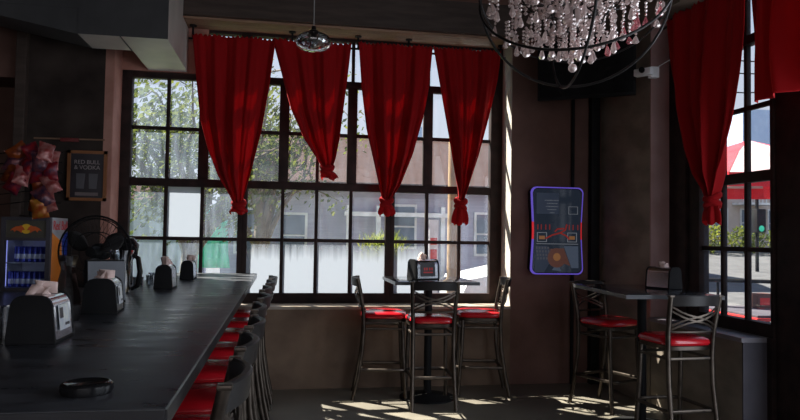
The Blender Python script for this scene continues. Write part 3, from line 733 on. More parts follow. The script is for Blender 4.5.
# ------------------------------------------------------------------ stools
def stool_proto(name, label):
    t = thing(name, label, 'stool')
    # seat cushion: rounded trapezoid loft, front is +Y
    def outline(s, z, n=40):
        pts = []
        for i in range(n):
            a = 2*PI*i/n; c, q = math.cos(a), math.sin(a); e = .42
            x = (abs(c)**e)*(1 if c >= 0 else -1); y = (abs(q)**e)*(1 if q >= 0 else -1)
            wx = .205+.012*y; pts.append((x*wx*s, y*.205*s+(.018*(1-x*x) if y > 0 else 0), z))
        return pts
    b = MB(); rows = [outline(s, z) for s, z in ((.90, .735), (.985, .742), (1.02, .757), (1.0, .775), (.94, .787), (.8, .795), (.5, .800), (.12, .802))]
    g = b.grid(rows, True); b.bm.faces.new(g[0][::-1]); b.bm.faces.new(g[-1])
    b.build('seat', M['vinyl'], t)
    b = MB(); rows = [outline(s, z) for s, z in ((.90, .705), (.96, .708), (.97, .735), (.90, .738))]
    g = b.grid(rows, True); b.bm.faces.new(g[0][::-1]); b.bm.faces.new(g[-1]); b.build('seat_frame', M['metal'], t)
    for s in (-1, 1):
        MB().tube([(s*.172, .172, .715), (s*.178, .182, .45), (s*.19, .215, 0)], .0185, 10).lathe([(0, 0), (.02, 0), (.02, .02), (0, .02)], (s*.19, .215, 0), 10).build('leg', M['metal'], t)
        MB().tube([(s*.192, -.275, 0), (s*.186, -.230, .2), (s*.180, -.192, .45), (s*.180, -.182, .65), (s*.185, -.190, .82), (s*.193, -.215, .96), (s*.200, -.245, 1.10)],
                  [.0185]*7, 10).box((s*.200, -.246, 1.103), (.040, .040, .014), None, .004).build('leg', M['metal'], t)
    def uring(z, bul, ins=0):
        fy, by = .178+(.55-z)*.03, -.186-(.5-z)*.04
        x = .183+(.5-z)*.02
        p = [(-x, by, z), (-x, fy*.4, z)]
        for i in range(13):
            q = -1+2*i/12; p.append((q*x*1.0, fy+bul*(1-q**4)**.5 if abs(q) < 1 else fy, z))
        p += [(x, fy*.4, z), (x, by, z)]; return p
    MB().tube(uring(.27, .055), .0145, 8, closed=True).build('footrest', M['metal'], t)
    MB().tube(uring(.645, .025), .0115, 8, closed=True).build('upper_rail', M['metal'], t)
    # curved crest rail
    rows = []
    for i in range(15):
        q = -1+2*i/14; x = q*.198; by = -.235-.055*(1-q*q)
        up = 1.108+.004*(1-q*q); lo = 1.030+.006*(1-q*q)
        rows.append([(x, by-.009, lo), (x, by-.018, up-.006), (x, by-.012, up), (x, by+.002, up), (x, by+.009, up-.006), (x, by+.018, lo)])
    b = MB(); g = b.grid(rows, True); b.bm.faces.new(g[0]); b.bm.faces.new(g[-1][::-1]); b.build('crest_rail', M['crest'], t)
    # crossing strips
    for s in (-1, 1):
        for dz in (0, .030):
            p = []
            for i in range(11):
                q = -1+2*i/10; zz = .852+dz+(.145)*(s*q+1)/2+.012*math.sin(PI*(s*q+1))
                p.append((q*.186, -.200-.05*(zz-.84)/.25-.045*(1-q*q), zz))
            MB().tube(p, .0085, 4, sx=.7).build('cross_strip', M['metal'], t)
    p = [(-.186+.372*i/8, -.196-.035*(1-(2*i/8-1)**2), .842) for i in range(9)]
    MB().tube(p, .009, 8).build('lower_back_rail', M['metal'], t)
    return t
S0 = stool_proto('bar_stool', 'red cross-back stool in front of the square table, its back to the camera')
S0['group'] = 'stools at the high tables'
S0.location = (1.325, 6.0, 0); S0.rotation_euler = (0, 0, math.radians(-3))
G1 = 'stools at the high tables'
dup(S0, (.95, 6.37, 0), math.radians(-96), 'red seated cross-back stool on the left of the square table, seen side-on', G1)
dup(S0, (1.90, 6.40, 0), math.radians(80), 'red seated cross-back stool on the right of the square table, under the pale jamb', G1)
dup(S0, (2.91, 5.74, 0), math.radians(-158), 'red cross-back stool at the far left corner of the rectangular table, by the jukebox', G1)
dup(S0, (2.92, 4.70, 0), math.radians(3), 'red cross-back stool at the near end of the rectangular table, beside the window wall', G1)
G2 = 'stools pushed up to the bar counter'
names = ['nearest the camera along the bar, cut off by the photo edge', 'second from the near end of the bar', 'third from the near end of the bar', 'fourth from the near end of the bar',
         'fifth from the near end of the bar', 'sixth from the near end of the bar', 'seventh along the bar, the last but one', 'farthest from the camera along the bar, beside the window sill']
for k, (y, a) in enumerate(zip((2.02, 2.60, 3.15, 3.78, 4.42, 5.08, 5.72, 6.32), (90, 91, 89, 91, 90, 88, 90, 91))):
    dup(S0, (-.385+[.0, .0, .01, .0, .015, .01, .03, .04][k], y, 0), math.radians(a), 'red cross-back stool '+names[k], G2)

# ------------------------------------------------------------------ napkin dispensers
def dispenser(label, loc, rz, sc_=1, napkin=1, front=None, sticker=False, cname='napkin dispenser', wx=.160, card=False):
    """long axis Y (chrome faces are at +-X), black end panels at +-Y"""
    t = thing('napkin_dispenser', label, cname, loc, math.radians(rz), 'napkin dispensers')
    W, Dp, Hh = wx*sc_, .225*sc_, .168*sc_      # X width, Y length, height
    def prof(s):
        p = []
        w0, w1 = W/2*s, W/2*.86*s
        p.append((-w0, .012)); p.append((w0, .012)); 
        for i in range(7):
            a = (PI/2)*i/6; r = .045*sc_; p.append((w1-r+r*math.cos(a), Hh*s-r+r*math.sin(a)))
        for i in range(7):
            r = .045*sc_; a = PI/2+(PI/2)*i/6; p.append((-w1+r+r*math.cos(a), Hh*s-r+r*math.sin(a)))
        return p
    P = prof(1)
    b = MB(); rows = [[(x, y, z) for x, z in P] for y in (-Dp/2+.012, Dp/2-.012)]
    b.grid(rows, True); b.build('body', front or M['chrome'], t)
    for s in (-1, 1):
        Q = prof(1.02); b = MB().prism([(x, s*(Dp/2-.014), z) for x, z in Q], (0, s*.014, 0)); b.build('end_panel', M['black'], t)
    MB().bb((-W/2-.002, -Dp/2, 0), (W/2+.002, Dp/2, .014), .003).build('foot', M['black'], t)
    if sticker:
        for s in ((1,)):
            m_ = face_mtx((W/2*.93+.0035, 0, Hh*.5), (0, 1, 0), (-.115, 0, 1))
            b = MB(); b.quad(*[m_ @ Vector(q) for q in ((-.06, -.042, 0), (.06, -.042, 0), (.06, .048, 0), (-.06, .048, 0))]); b.build('label', M['label'], t, False)
            b = MB(); b.quad(*[m_ @ Vector(q) for q in ((-.05, .0, .001), (-.012, .0, .001), (-.012, .038, .001), (-.05, .038, .001))]); b.quad(*[m_ @ Vector(q) for q in ((.0, -.03, .001), (.05, -.03, .001), (.05, -.02, .001), (.0, -.02, .001))]); b.build('print', M['label_dark'], t, False)
    if card:
        m_ = face_mtx((W/2*.93+.004, 0, Hh*.5), (0, 1, 0), (-.115, 0, 1))
        MB().quad(*[m_ @ Vector(q) for q in ((-.07*sc_, -.055*sc_, 0), (.07*sc_, -.055*sc_, 0), (.07*sc_, .06*sc_, 0), (-.07*sc_, .06*sc_, 0))]).build('label', M['label_dark'], t, False)
        b = MB()
        for x in (-.045, -.02, .01, .035): b.quad(*[m_ @ Vector(q) for q in ((x, -.005, .001), (x+.015, -.005, .001), (x+.015, .02, .001), (x, .02, .001))])
        b.quad(*[m_ @ Vector(q) for q in ((-.05, -.03, .001), (.05, -.03, .001), (.05, -.018, .001), (-.05, -.018, .001))]); tag(b.build('print', M['red'], t, False), kind='stuff')
    if napkin:
        rnd = random.Random(int(loc[1]*100)); b = MB()
        for k in range(3*napkin):
            rows = []; a = rnd.uniform(0, 3.1); hh = rnd.uniform(.03, .065)*sc_*napkin**.3; cx_ = rnd.uniform(-.02, .02); cy_ = rnd.uniform(-.04, .03)
            for j in range(6):
                v = j/5; rows.append([(cx_+math.cos(a)*(u-.5)*.08*(1-.45*v)+.02*v*math.sin(5*u+k)+.012*math.sin(9*u), cy_+math.sin(a)*(u-.5)*.09+.018*v*math.cos(4*u+k), Hh*.98+hh*v*(1-.4*abs(u-.5))+.004) for u in [i/8 for i in range(9)]])
            b.grid(rows)
        o = b.build('napkin', M['paper'], t, True, False); o.modifiers.new('s', 'SOLIDIFY').thickness = .0015
    return t
D = atZ(32, 345, BZ); 
dispenser('black-ended chrome napkin dispenser nearest the camera on the bar, with crumpled pink napkin', (-.86, 2.67, BZ), 0, 1.0, 1, sticker=True)
dispenser('black-ended chrome napkin dispenser second nearest on the bar, before the grey box', (-.87, 3.58, BZ), 4, 1.0, 1, sticker=True)
dispenser('smaller black-ended napkin dispenser third along the bar near the window', (-.82, 5.09, BZ), 0, 1.0, 1, wx=.125)
dispenser('farthest napkin dispenser along the bar, just before the window', (-.80, 6.12, BZ), 0, .95, 1, wx=.12)
dispenser('chrome napkin dispenser on the square table by the back window', (1.30, 6.22, BZ), -70, 1.1, 1, card=True)
dispenser('chrome napkin dispenser on the rectangular table with a napkin sticking up', (3.13, 5.20, BZ), 22, 1.05, 1)

# round black dish
b = MB().lathe([(0, .022), (.045, .023), (.050, .026), (.052, .027), (.057, .026), (.061, .022), (.062, .010), (.058, 0), (0, 0)], (0, 0, 0), 36)
o = b.build('round_puck', M['gloss_black']); o.location = (-.47, 1.80, BZ); tag(o, 'round glossy black puck lying alone on the near end of the bar', 'puck')

# carafe
def carafe(label, loc, s=1):
    t = thing('carafe', label, 'carafe', loc)
    MB().lathe([(0, .004), (.045*s, .004), (.052*s, .02), (.053*s, .10), (.030*s, .21), (.027*s, .23), (.038*s, .29), (.036*s, .29), (.025*s, .23), (.028*s, .208), (.050*s, .10), (.049*s, .02), (0, .012)], (0, 0, 0), 8).build('glass_body', M['clear'], t)
    return t
carafe('faceted clear glass carafe standing behind the nearest napkin dispenser', (-.93, 3.20, BZ), 1.1)
# tumblers clustered at left edge
for k, (x, y, l) in enumerate(((-1.04, 2.33, 'clear tumbler at the left edge of the photo, nearest on the bar'), (-1.07, 2.52, 'clear tumbler tucked behind the first tumbler at the left edge'), (-.99, 2.70, 'clear tumbler directly behind the nearest napkin dispenser'))):
    t = thing('glass_tumbler', l, 'glass', (x, y, BZ), 0, 'tumblers beside the nearest napkin dispenser')
    MB().lathe([(0, .002), (.028, .002), (.036, .12), (.034, .12), (.027, .01), (0, .01)], (0, 0, 0), 20).build('glass_body', M['clear'], t)
tg = thing('serving_tongs', 'silver tongs lying across the glasses behind the nearest dispenser', 'tongs', (-1.0, 2.86, BZ))
MB().tube([(-.12, 0, .03), (0, .01, .045), (.13, -.01, .02)], .004, 6).tube([(-.12, 0, .03), (0, .05, .03), (.13, .03, .02)], .004, 6).build('arms', M['chrome'], tg)

# grey slanted box behind second dispenser
gb = thing('card_terminal', 'slanted grey box with a black side standing behind the second napkin dispenser', 'box', (-1.0, 4.12, BZ), math.radians(22))
MB().prism([(-.10, -.10, 0), (-.10, .05, 0), (-.10, .05, .235), (-.10, -.03, .235)], (.20, 0, 0)).build('body', M['black'], gb)
nrm = Vector((0, -.235, .07)).normalized()
b = MB().quad((-.095, -.096, .012), (.098, -.096, .012), (.098, -.034, .228), (-.095, -.034, .228)); 
for v in b.bm.verts: v.co += nrm*.004
b.build('face_plate', mat('brushed grey', (.16, .17, .19), .4, .3), gb, False)
# juice pitcher and the small items by the window
pt2 = thing('pitcher', 'tall clear pitcher with a dark handle beside the bar fan', 'pitcher', (-1.02, 4.62, BZ))
MB().lathe([(0, .004), (.055, .004), (.058, .05), (.06, .2), (.075, .28), (.072, .28), (.057, .2), (.055, .05), (0, .012)], (0, 0, 0), 20).build('glass_body', M['clear'], pt2)
MB().tube([(.065, 0, .25), (.10, 0, .23), (.115, 0, .14), (.10, 0, .05), (.062, 0, .03)], [.012, .016, .018, .016, .012], 8).build('handle', M['gloss_black'], pt2)
MB().lathe([(0, 0), (.048, 0), (.05, .14), (0, .14)], (0, 0, .012), 16).build('drink', mat('amber drink', (.35, .22, .06), .2, trans=.3), pt2)
jl = thing('blender_lid', 'dark rounded appliance head standing behind the clear pitcher', 'appliance', (atY(126, 243, 5.6).x, 5.6, .98))
MB().lathe([(0, 0), (.09, 0), (.10, .05), (.06, .08), (.055, .3), (.09, .34), (.10, .42), (.06, .47), (0, .48)], (0, 0, 0), 20).build('body', M['gloss_black'], jl)
for k, (x, y, l) in enumerate(((-1.02, 5.15, 'short clear glass beside the third napkin dispenser'), (-.98, 5.42, 'short clear glass second from the pitcher near the window'), (-1.02, 5.72, 'short clear glass closest to the window at the bar edge'))):
    t = thing('short_glass', l, 'glass', (x, y, BZ), 0, 'short glasses on the far end of the bar')
    MB().lathe([(0, .002), (.034, .002), (.038, .075), (.036, .075), (.033, .01), (0, .01)], (0, 0, 0), 18).build('glass_body', M['clear'], t)

# ------------------------------------------------------------------ fan
fc = atY(95, 252, 5.1)
fn = thing('pedestal_fan', 'large round black wire-caged fan on the back counter', 'fan', (fc.x, 5.1, .98), math.radians(-8))
cz = fc.z-.98; Rf = .255
b = MB()
def ringpts(r, y, z0, n=40): return [(r*math.cos(2*PI*i/n), y, z0+r*math.sin(2*PI*i/n)) for i in range(n)]
for r, y in ((Rf, 0), (Rf*.93, -.035), (Rf*.93, .035), (Rf*.55, -.065), (Rf*.55, .065)): b.tube(ringpts(r, y, cz), .0035 if r < Rf else .007, 6, closed=True)
for k in range(44):
    a = 2*PI*k/44
    for s in (-1, 1):
        b.tube([(Rf*.16*math.cos(a), s*.07, cz+Rf*.16*math.sin(a)), (Rf*.6*math.cos(a+.08), s*.065, cz+Rf*.6*math.sin(a+.08)), (Rf*.93*math.cos(a+.12), s*.035, cz+Rf*.93*math.sin(a+.12)), (Rf*math.cos(a+.12), 0, cz+Rf*math.sin(a+.12))], .0014, 4)
b.build('cage', M['black'], fn)
BLM = mat('grey blade', (.035, .035, .037), .45)
for k in range(3):
    a = 2*PI*k/3+.5; rows = []
    for i in range(7):
        r = Rf*(.15+.72*i/6); wd = .10+.42*math.sin(PI*min(1, i/6*.8+.15))
        rows.append([(r*math.cos(a+wd*(u-.5)*1.9), .03*(u-.5)*2, cz+r*math.sin(a+wd*(u-.5)*1.9)) for u in (0, .25, .5, .75, 1)])
    b = MB(); b.grid(rows); o = b.build('blade', BLM, fn); o.modifiers.new('s', 'SOLIDIFY').thickness = .003
MB().lathe([(0, -.085), (.035, -.08), (.042, -.03), (.042, .03), (.06, .05), (.06, .16), (0, .18)], (0, 0, cz), 18, (0, 1, 0)).build('motor_housing', M['black'], fn)
MB().tube([(0, .1, .02), (0, .1, cz-.04)], .014, 10).lathe([(0, .03), (.12, .02), (.13, 0), (0, 0)], (0, .1, 0), 20).build('stand', M['black'], fn)

# ------------------------------------------------------------------ drinks fridge
fl_, fr_ = atY(1, 250, 6.22).x, atY(50.5, 250, 6.22).x
FW = fr_-fl_; FZ = .98; FH = 1.61-.98; FD = .44
fg = thing('drinks_fridge', 'small countertop drinks fridge with glass door and blue lit cans', 'fridge', ((fl_+fr_)/2, 6.22, FZ))
MB().bb((-FW/2, .02, 0), (-FW/2+.02, FD, FH)).bb((FW/2-.02, .02, 0), (FW/2, FD, FH)).bb((-FW/2, .02, 0), (FW/2, FD, .03)).bb((-FW/2, .02, FH-.13), (FW/2, FD, FH)).bb((-FW/2, FD-.02, 0), (FW/2, FD, FH)).build('cabinet', M['silver'], fg)
b = MB()
for a, c in (((-FW/2, 0), (-FW/2+.035, FH)), ((FW/2-.035, 0), (FW/2, FH)), ((-FW/2+.035, 0), (FW/2-.035, .03)), ((-FW/2+.035, FH-.03), (FW/2-.035, FH)), ((-FW/2+.035, FH-.20), (FW/2-.035, FH-.175))): b.bb((a[0], -.02, a[1]), (c[0], .02, c[1]))
dr = b.build('door', M['slate'], fg)
MB().quad((-FW/2+.03, -.0, .03), (FW/2-.03, -.0, .03), (FW/2-.03, 0, FH-.18), (-FW/2+.03, 0, FH-.18)).build('pane', M['pane'], dr, False)
pn = MB().bb((-FW/2+.03, -.005, FH-.18), (FW/2-.03, .01, FH-.03)).build('header_panel', mat('olive header', (.07, .065, .05), .4), fg)
cy_ = FH-.10; BULLM = mat('red orange print', (.55, .10, .02), .5)
MB().lathe([(0, 0), (.042, 0), (.042, .004), (0, .004)], (0, -.008, cy_), 24, (0, -1, 0)).build('sun_emblem', M['yellow'], fg)
for s in (-1, 1):
    pl = [(s*.008, cy_-.012), (s*.02, cy_+.012), (s*.04, cy_+.030), (s*.052, cy_+.022), (s*.075, cy_+.020), (s*.105, cy_+.004), (s*.125, cy_-.018), (s*.10, cy_-.010), (s*.09, cy_-.03), (s*.075, cy_-.012), (s*.05, cy_-.022), (s*.035, cy_-.036), (s*.03, cy_-.012)]
    MB().prism([(x, -.013, z) for x, z in pl], (0, -.004, 0)).build('bull_emblem', BULLM, fg, False)
shf = MB().bb((-FW/2+.02, .03, .235), (FW/2-.02, FD-.02, .243)).build('shelf', M['silver'], fg)
lm = mat('fridge light', (.3, .3, .8), .4, emit=(.40, .44, 1), estr=.8)
MB().bb((-FW/2+.03, .03, FH-.145), (FW/2-.03, .06, FH-.135)).build('light_strip', lm, fg)
MB().bb((-FW/2+.022, .03, .04), (-FW/2+.03, .05, FH-.2)).build('light_strip', lm, fg)
# coloured side of the fridge
sx_ = FW/2+.001
MB().quad((sx_, .02, 0), (sx_, FD, 0), (sx_, FD, FH), (sx_, .02, FH)).build('side_panel', M['silver'], fg, False)
MB().prism([(sx_+.001, .02, .0), (sx_+.001, .30, .0), (sx_+.001, .32, .2), (sx_+.001, .27, .42), (sx_+.001, .02, .50)], (.001, 0, 0)).build('side_graphic', M['orange'], fg, False)
MB().prism([(sx_+.001, FD, .22), (sx_+.001, .33, .26), (sx_+.001, .28, .42), (sx_+.001, .36, FH-.14), (sx_+.001, FD, FH-.12)], (.001, 0, 0)).build('side_graphic', M['blue'], fg, False)
MB().prism([(sx_+.001, FD, .0), (sx_+.001, .30, .0), (sx_+.001, .32, .2), (sx_+.001, FD, .22)], (.001, 0, 0)).build('side_graphic', M['red'], fg, False)
text_mesh('side_lettering', 'Red Bull', .115, M['red'], fg, face_mtx((sx_+.003, .235, FH-.07), (0, 1, 0), (0, 0, 1)), .0008)
can0 = None
for sh, z0, lab in ((0, .03, 'slim blue and silver can standing on the bottom shelf inside the drinks fridge'), (1, .243, 'slim blue and silver can standing on the upper shelf inside the drinks fridge')):
    for k in range(7):
        x = (fl_+fr_)/2-FW/2+.058+k*(FW-.116)/6
        if sh == 1 and k == 0: continue
        if can0 is None:
            can0 = thing('drink_can', lab, 'can', (x, 6.30, FZ+z0+.001), 0, 'cans in the drinks fridge')
            MB().lathe([(0, 0), (.020, 0), (.025, .006), (.025, .125), (.021, .135), (0, .133)], (0, 0, 0), 14).build('body', M['can'], can0)
            MB().lathe([(.0252, .03), (.0254, .031), (.0254, .07), (.0252, .071)], (0, 0, 0), 14).build('band', M['silver'], can0)
        else: dup(can0, (x, 6.30, FZ+z0+.001), 0, lab)

# ------------------------------------------------------------------ chips rack: bags on clip strips
cols = [mat('foil red', (.30, .012, .015), .35, .2, col2=(.05, .02, .05), nscale=22), mat('foil orange', (.32, .07, .012), .35, .2, col2=(.10, .01, .01), nscale=22), mat('foil dark', (.03, .02, .05), .35, .2, col2=(.20, .05, .05), nscale=25), mat('foil pink', (.34, .15, .14), .35, .2, col2=(.26, .02, .02), nscale=22), mat('foil yellow', (.38, .17, .02), .35, .2, col2=(.30, .03, .01), nscale=18)]
YCH = 6.0
rk = thing('snack_rack', 'black wire rack above the drinks fridge with hanging bags of chips', 'rack', (atY(32, 150, YCH+.05).x, YCH+.06, 1.68))
zt_ = atY(32, 147, YCH).z-1.68
MB().tube([(0, 0, -.06), (0, 0, zt_+.03)], .010, 8).lathe([(0, 0), (.08, 0), (.08, .01), (0, .012)], (0, 0, -.07), 18).build('pole', M['black'], rk)
b = MB()
for k in range(6):
    b.tube([(-.27, 0, zt_-.06-.085*k), (.0, -.02, zt_-.02-.085*k), (.24, 0, zt_-.03-.085*k)], .004, 5)
b.build('hanger', M['black'], rk)
bags = [(18, 152, 1, 'topmost on the left side of the rack'), (33, 153, 0, 'topmost in the middle of the rack'), (46, 152, 3, 'topmost on the right side of the rack'),
        (13, 163, 2, 'second row, far left'), (27, 165, 0, 'second row, left of centre'), (40, 162, 2, 'second row, right of centre'), (51, 160, 3, 'second row, far right'),
        (10, 174, 1, 'third row, far left'), (22, 176, 3, 'third row, left of centre'), (37, 174, 0, 'third row, right of centre'), (50, 172, 0, 'third row, far right'),
        (14, 184, 0, 'fourth row, far left, hanging lowest on that side'), (40, 186, 1, 'fourth row, middle'), (51, 184, 3, 'fourth row, far right'),
        (43, 197, 2, 'fifth row, upper of the lowest cluster'), (35, 203, 4, 'lowest row, left, orange and yellow'), (48, 203, 3, 'lowest row, pale right corner'), (40, 209, 4, 'bottommost of the whole rack')]
cn = ['red', 'orange', 'dark', 'pink and silver', 'yellow']
for k, (px, py, ci, l) in enumerate(bags):
    p = atY(px, py, YCH-.03*(k % 3)); rnd = random.Random(k)
    W_, H_ = .13, .16; nu, nv = 10, 12
    ttl = rnd.uniform(-.5, .5); q = Matrix.Rotation(ttl+(1.0 if px < 30 else -.3)*.6, 3, 'Y') @ Matrix.Rotation(rnd.uniform(-.6, .6), 3, 'Z') @ Matrix.Rotation(rnd.uniform(-.5, .3), 3, 'X')
    t = thing('chip_bag', cn[ci]+' foil bag of chips, '+l, 'snack bag', p, 0, 'bags of chips on the rack')
    b = MB()
    for sgn in (-1, 1):
        rows = []
        for j in range(nv+1):
            v = j/nv; rows.append([q @ Vector(((i/nu-.5)*W_*(1-.12*math.sin(PI*v)), sgn*.028*(math.sin(PI*i/nu)*math.sin(PI*v))**.6*(1+.25*math.sin(9*v+k+3*i/nu)), (.5-v)*H_+(.004*(i % 2) if j in (0, nv) else 0))) for i in range(nu+1)])
        b.grid(rows)
    bmesh.ops.remove_doubles(b.bm, verts=b.bm.verts[:], dist=.0008)
    b.build('pouch', cols[ci], t)

# ------------------------------------------------------------------ framed menu, conduit, duct
pf = thing('framed_poster', 'small wooden framed drinks poster on the dark wall left of the window', 'poster', (atY(87, 176, YF-.03).x, YF-.028, atY(87, 176, YF).z))
W_, H_ = .345, .465
MB().bb((-W_/2, -.012, -H_/2), (-W_/2+.028, .012, H_/2)).bb((W_/2-.028, -.012, -H_/2), (W_/2, .012, H_/2)).bb((-W_/2, -.012, -H_/2), (W_/2, .012, -H_/2+.028)).bb((-W_/2, -.012, H_/2-.028), (W_/2, .012, H_/2)).build('frame', mat('orange stained frame', (.22, .08, .03), .5, col2=(.32, .13, .05)), pf)
MB().bb((-W_/2+.02, -.002, -H_/2+.02), (W_/2-.02, .008, H_/2-.02)).build('sheet', M['label_dark'], pf)
pg = mat('grey print', (.30, .26, .26), .6)
fm = lambda z: face_mtx((0, -.004, z), (1, 0, 0), (0, 0, 1))
text_mesh('title', 'RED', .052, pg, pf, face_mtx((-.068, -.004, .125), (1, 0, 0), (0, 0, 1)), .0008); text_mesh('title', 'BULL', .052, pg, pf, face_mtx((.052, -.004, .125), (1, 0, 0), (0, 0, 1)), .0008)
text_mesh('title', '&', .052, pg, pf, face_mtx((-.098, -.004, .075), (1, 0, 0), (0, 0, 1)), .0008); text_mesh('title', 'VODKA', .052, pg, pf, face_mtx((.022, -.004, .075), (1, 0, 0), (0, 0, 1)), .0008)
b = MB()
for x in (-.055, .055): b.prism([(x-.035, -.004, -.12), (x+.03, -.004, -.12), (x+.04, -.004, .02), (x-.04, -.004, .02)], (0, .002, 0))
b.build('glass_drawing', mat('faint print', (.09, .085, .095), .6), pf, False)
MB().bb((-.1, -.005, -.185), (.1, -.003, -.155)).build('caption_bar', mat('faint bar', (.15, .12, .12), .6), pf, False)
p0 = atY(34, 138, YF-.02); p1 = atY(105, 140, YF-.02)
o = MB().tube([(p0.x, 0, p0.z), (p1.x, 0, p1.z)], .008, 8).build('wall_conduit', M['wood']); o.location = (0, YF-.022, 0); tag(o, 'thin horizontal pipe on the dark wall above the framed poster', 'pipe')
p = atY(70, 140, YF-.03); o = MB().box((0, 0, 0), (.16, .02, .035), None, .004).build('red_tag', mat('dull red plastic', (.14, .02, .02), .5)); o.location = (p.x, YF-.04, p.z); tag(o, 'dull red strip fixed on the thin wall pipe above the poster', 'tag')

zd = 3.10
def dpt(x, y): return atZ(x, y, zd)
ya = dpt(145, 38).y; 
xa, xb = dpt(122, 37.5).x, dpt(168, 39.5).x
yb2 = dpt(105, 49).y
duct = thing('air_duct', 'large rectangular sheet metal air duct hanging at the upper left', 'duct', (xa, ya, zd))
xl = dpt(80, 36).x
ZT = 1.02
MB().bb((0, 0, 0), (xb-xa, YF-.104-ya, ZT)).bb((0, YF-.104-ya, 0), (xb-xa, 6.98-ya, 3.54-zd)).build('branch', M['duct'], duct)
b = MB().bb((xl-xa, .0, 0), (-.002, yb2-ya, ZT)); b.build('trunk_section', M['duct'], duct)
# tapered transition rising to the left
L0 = [(xl-xa, 0, 0), (xl-xa, yb2-ya, 0), (xl-xa, yb2-ya, ZT), (xl-xa, 0, ZT)]
e0 = atY(0, 17, ya); e1 = atY(29, 34, yb2)
L1 = [(e0.x-xa-.5, 0, e0.z-zd+.11), (e0.x-xa-.5, yb2-ya, e0.z-zd+.11), (e0.x-xa-.5, yb2-ya, ZT), (e0.x-xa-.5, 0, ZT)]
b = MB(); b.grid([[Vector(p) for p in L0], [Vector(p) for p in L1]], True); b.build('transition', M['duct_black'], duct)
MB().bb((-.012, -.004, -.004), (.0, yb2-ya, ZT)).build('seam', M['duct_black'], duct)
MB().bb((e0.x-xa-.5, -.006, e0.z-zd+.115), (xl-xa, -.001, ZT)).bb((xl-xa, -.006, .001), (xb-xa, -.001, ZT)).build('painted_front', M['duct_black'], duct)

# ------------------------------------------------------------------ jukebox on the wall
jx = [atY(531, 186, YF-.12), atY(583, 187, YF-.12), atY(583, 275, YF-.12), atY(531, 274, YF-.12)]
jc = (jx[0]+jx[2])/2
jk = thing('wall_jukebox', 'wall-mounted touchscreen jukebox with a glowing violet and red edge', 'jukebox', (jc.x, YF, jc.z))
jw = (jx[1].x-jx[0].x)/2; jh = (jx[0].z-jx[3].z)/2
def jout(s, n=10, t=1):
    """outline with gently waisted sides"""
    pts = []; r = .06
    def side(z): return jw-.018*math.cos(z/jh*PI/2)**2
    for cx_, cz_, a0 in ((1, 1, 0), (-1, 1, PI/2), (-1, -1, PI), (1, -1, 1.5*PI)):
        for i in range(n):
            a = a0+(PI/2)*i/(n-1); pts.append(((cx_*(jw-r)+r*math.cos(a)), (cz_*(jh-r)+r*math.sin(a))))
        # waist points along vertical sides
        if (cx_, cz_) == (-1, 1):
            for zz in (.6, .4, .2, 0, -.2, -.4, -.6): pts.append((-side(zz*jh), zz*jh))
        if (cx_, cz_) == (1, -1):
            for zz in (-.6, -.4, -.2, 0, .2, .4, .6): pts.append((side(zz*jh), zz*jh))
    return [(x*s-(0), z*(1-(1-s)*jw/jh)) for x, z in pts]
MB().prism([(x, -.10, z) for x, z in jout(.97)], (0, .098, 0)).build('housing', M['black'], jk)
O1, O2 = jout(1.0), jout(.955)
bps = [MB(), MB()]; brs = [MB(), MB()]
for i in range(len(O1)):
    j = (i+1) % len(O1); zc = (O1[i][1]+O1[j][1])/2
    t_ = brs[O1[i][0] > 0] if abs(zc) < .26*jh and abs(O1[i][0]) > jw*.8 else bps[zc > 0]
    q = [(O1[i][0], -.125, O1[i][1]), (O1[j][0], -.125, O1[j][1]), (O2[j][0], -.13, O2[j][1]), (O2[i][0], -.13, O2[i][1])]
    t_.quad(*q); t_.quad((O1[i][0], -.10, O1[i][1]), (O1[j][0], -.10, O1[j][1]), (O1[j][0], -.125, O1[j][1]), (O1[i][0], -.125, O1[i][1]))
for q_ in bps: tag(q_.build('light_edge', M['tube_purple'], jk, False), 'glowing violet edge')
for q_ in brs: tag(q_.build('light_edge', M['tube_red'], jk, False), 'glowing red edge section')
MB().prism([(x, -.126, z) for x, z in jout(.93)], (0, .02, 0)).build('screen', mat('jukebox screen', (.006, .008, .012), .08, emit=(.01, .014, .022), estr=1), jk, False)
def em(name, c, s=.26): return mat(name, tuple(x*.15 for x in c), .5, emit=c, estr=s)
eb, er, ew, eo, es = em('screen blue', (.05, .07, .12)), em('screen red', (.55, .05, .04)), em('screen white', (.35, .37, .42)), em('screen orange', (.5, .22, .08)), em('screen skin', (.20, .08, .06))
y_ = -.128
def fq(mb, x0, z0, x1, z1): mb.bb((x0*jw, y_-.0015, z0*jh), (x1*jw, y_, z1*jh))
b = MB(); fq(b, -.8, .38, .05, .86); b.build('picture_patch', eb, jk, False); b = MB(); b.prism([(-.85*jw, y_, -.95*jh), (-.5*jw, y_, -.95*jh), (-.1*jw, y_, -.55*jh), (-.4*jw, y_, -.35*jh), (-.82*jw, y_, -.35*jh)], (0, -.001, 0)); b.build('picture_patch', eb, jk, False)
b = MB(); b.prism([(.25*jw, y_, -.35*jh), (.8*jw, y_, -.35*jh), (.82*jw, y_, -.85*jh), (.55*jw, y_, -.85*jh)], (0, -.001, 0)); b.build('picture_patch', em('screen light blue', (.13, .17, .25)), jk, False); b = MB(); b.prism([(-.2*jw, y_, -.9*jh), (.15*jw, y_, -.92*jh), (0, y_, -.72*jh)], (0, -.001, 0)); b.build('picture_patch', em('screen pale blue', (.13, .17, .25)), jk, False)
b = MB()
for (a0, a1) in (((-.45, .12), (.8, .05)), ): pass
for pts in ([(-.45, -.18), (-.2, -.1), (.1, -.05), (.3, .02), (.35, .15)], [(.1, -.05), (.35, -.12), (.45, -.2)], [(-.1, -.02), (0, .04), (.25, .05)]):
    b.tube([(x*jw, y_-.002, z*jh) for x, z in pts], .008, 5)
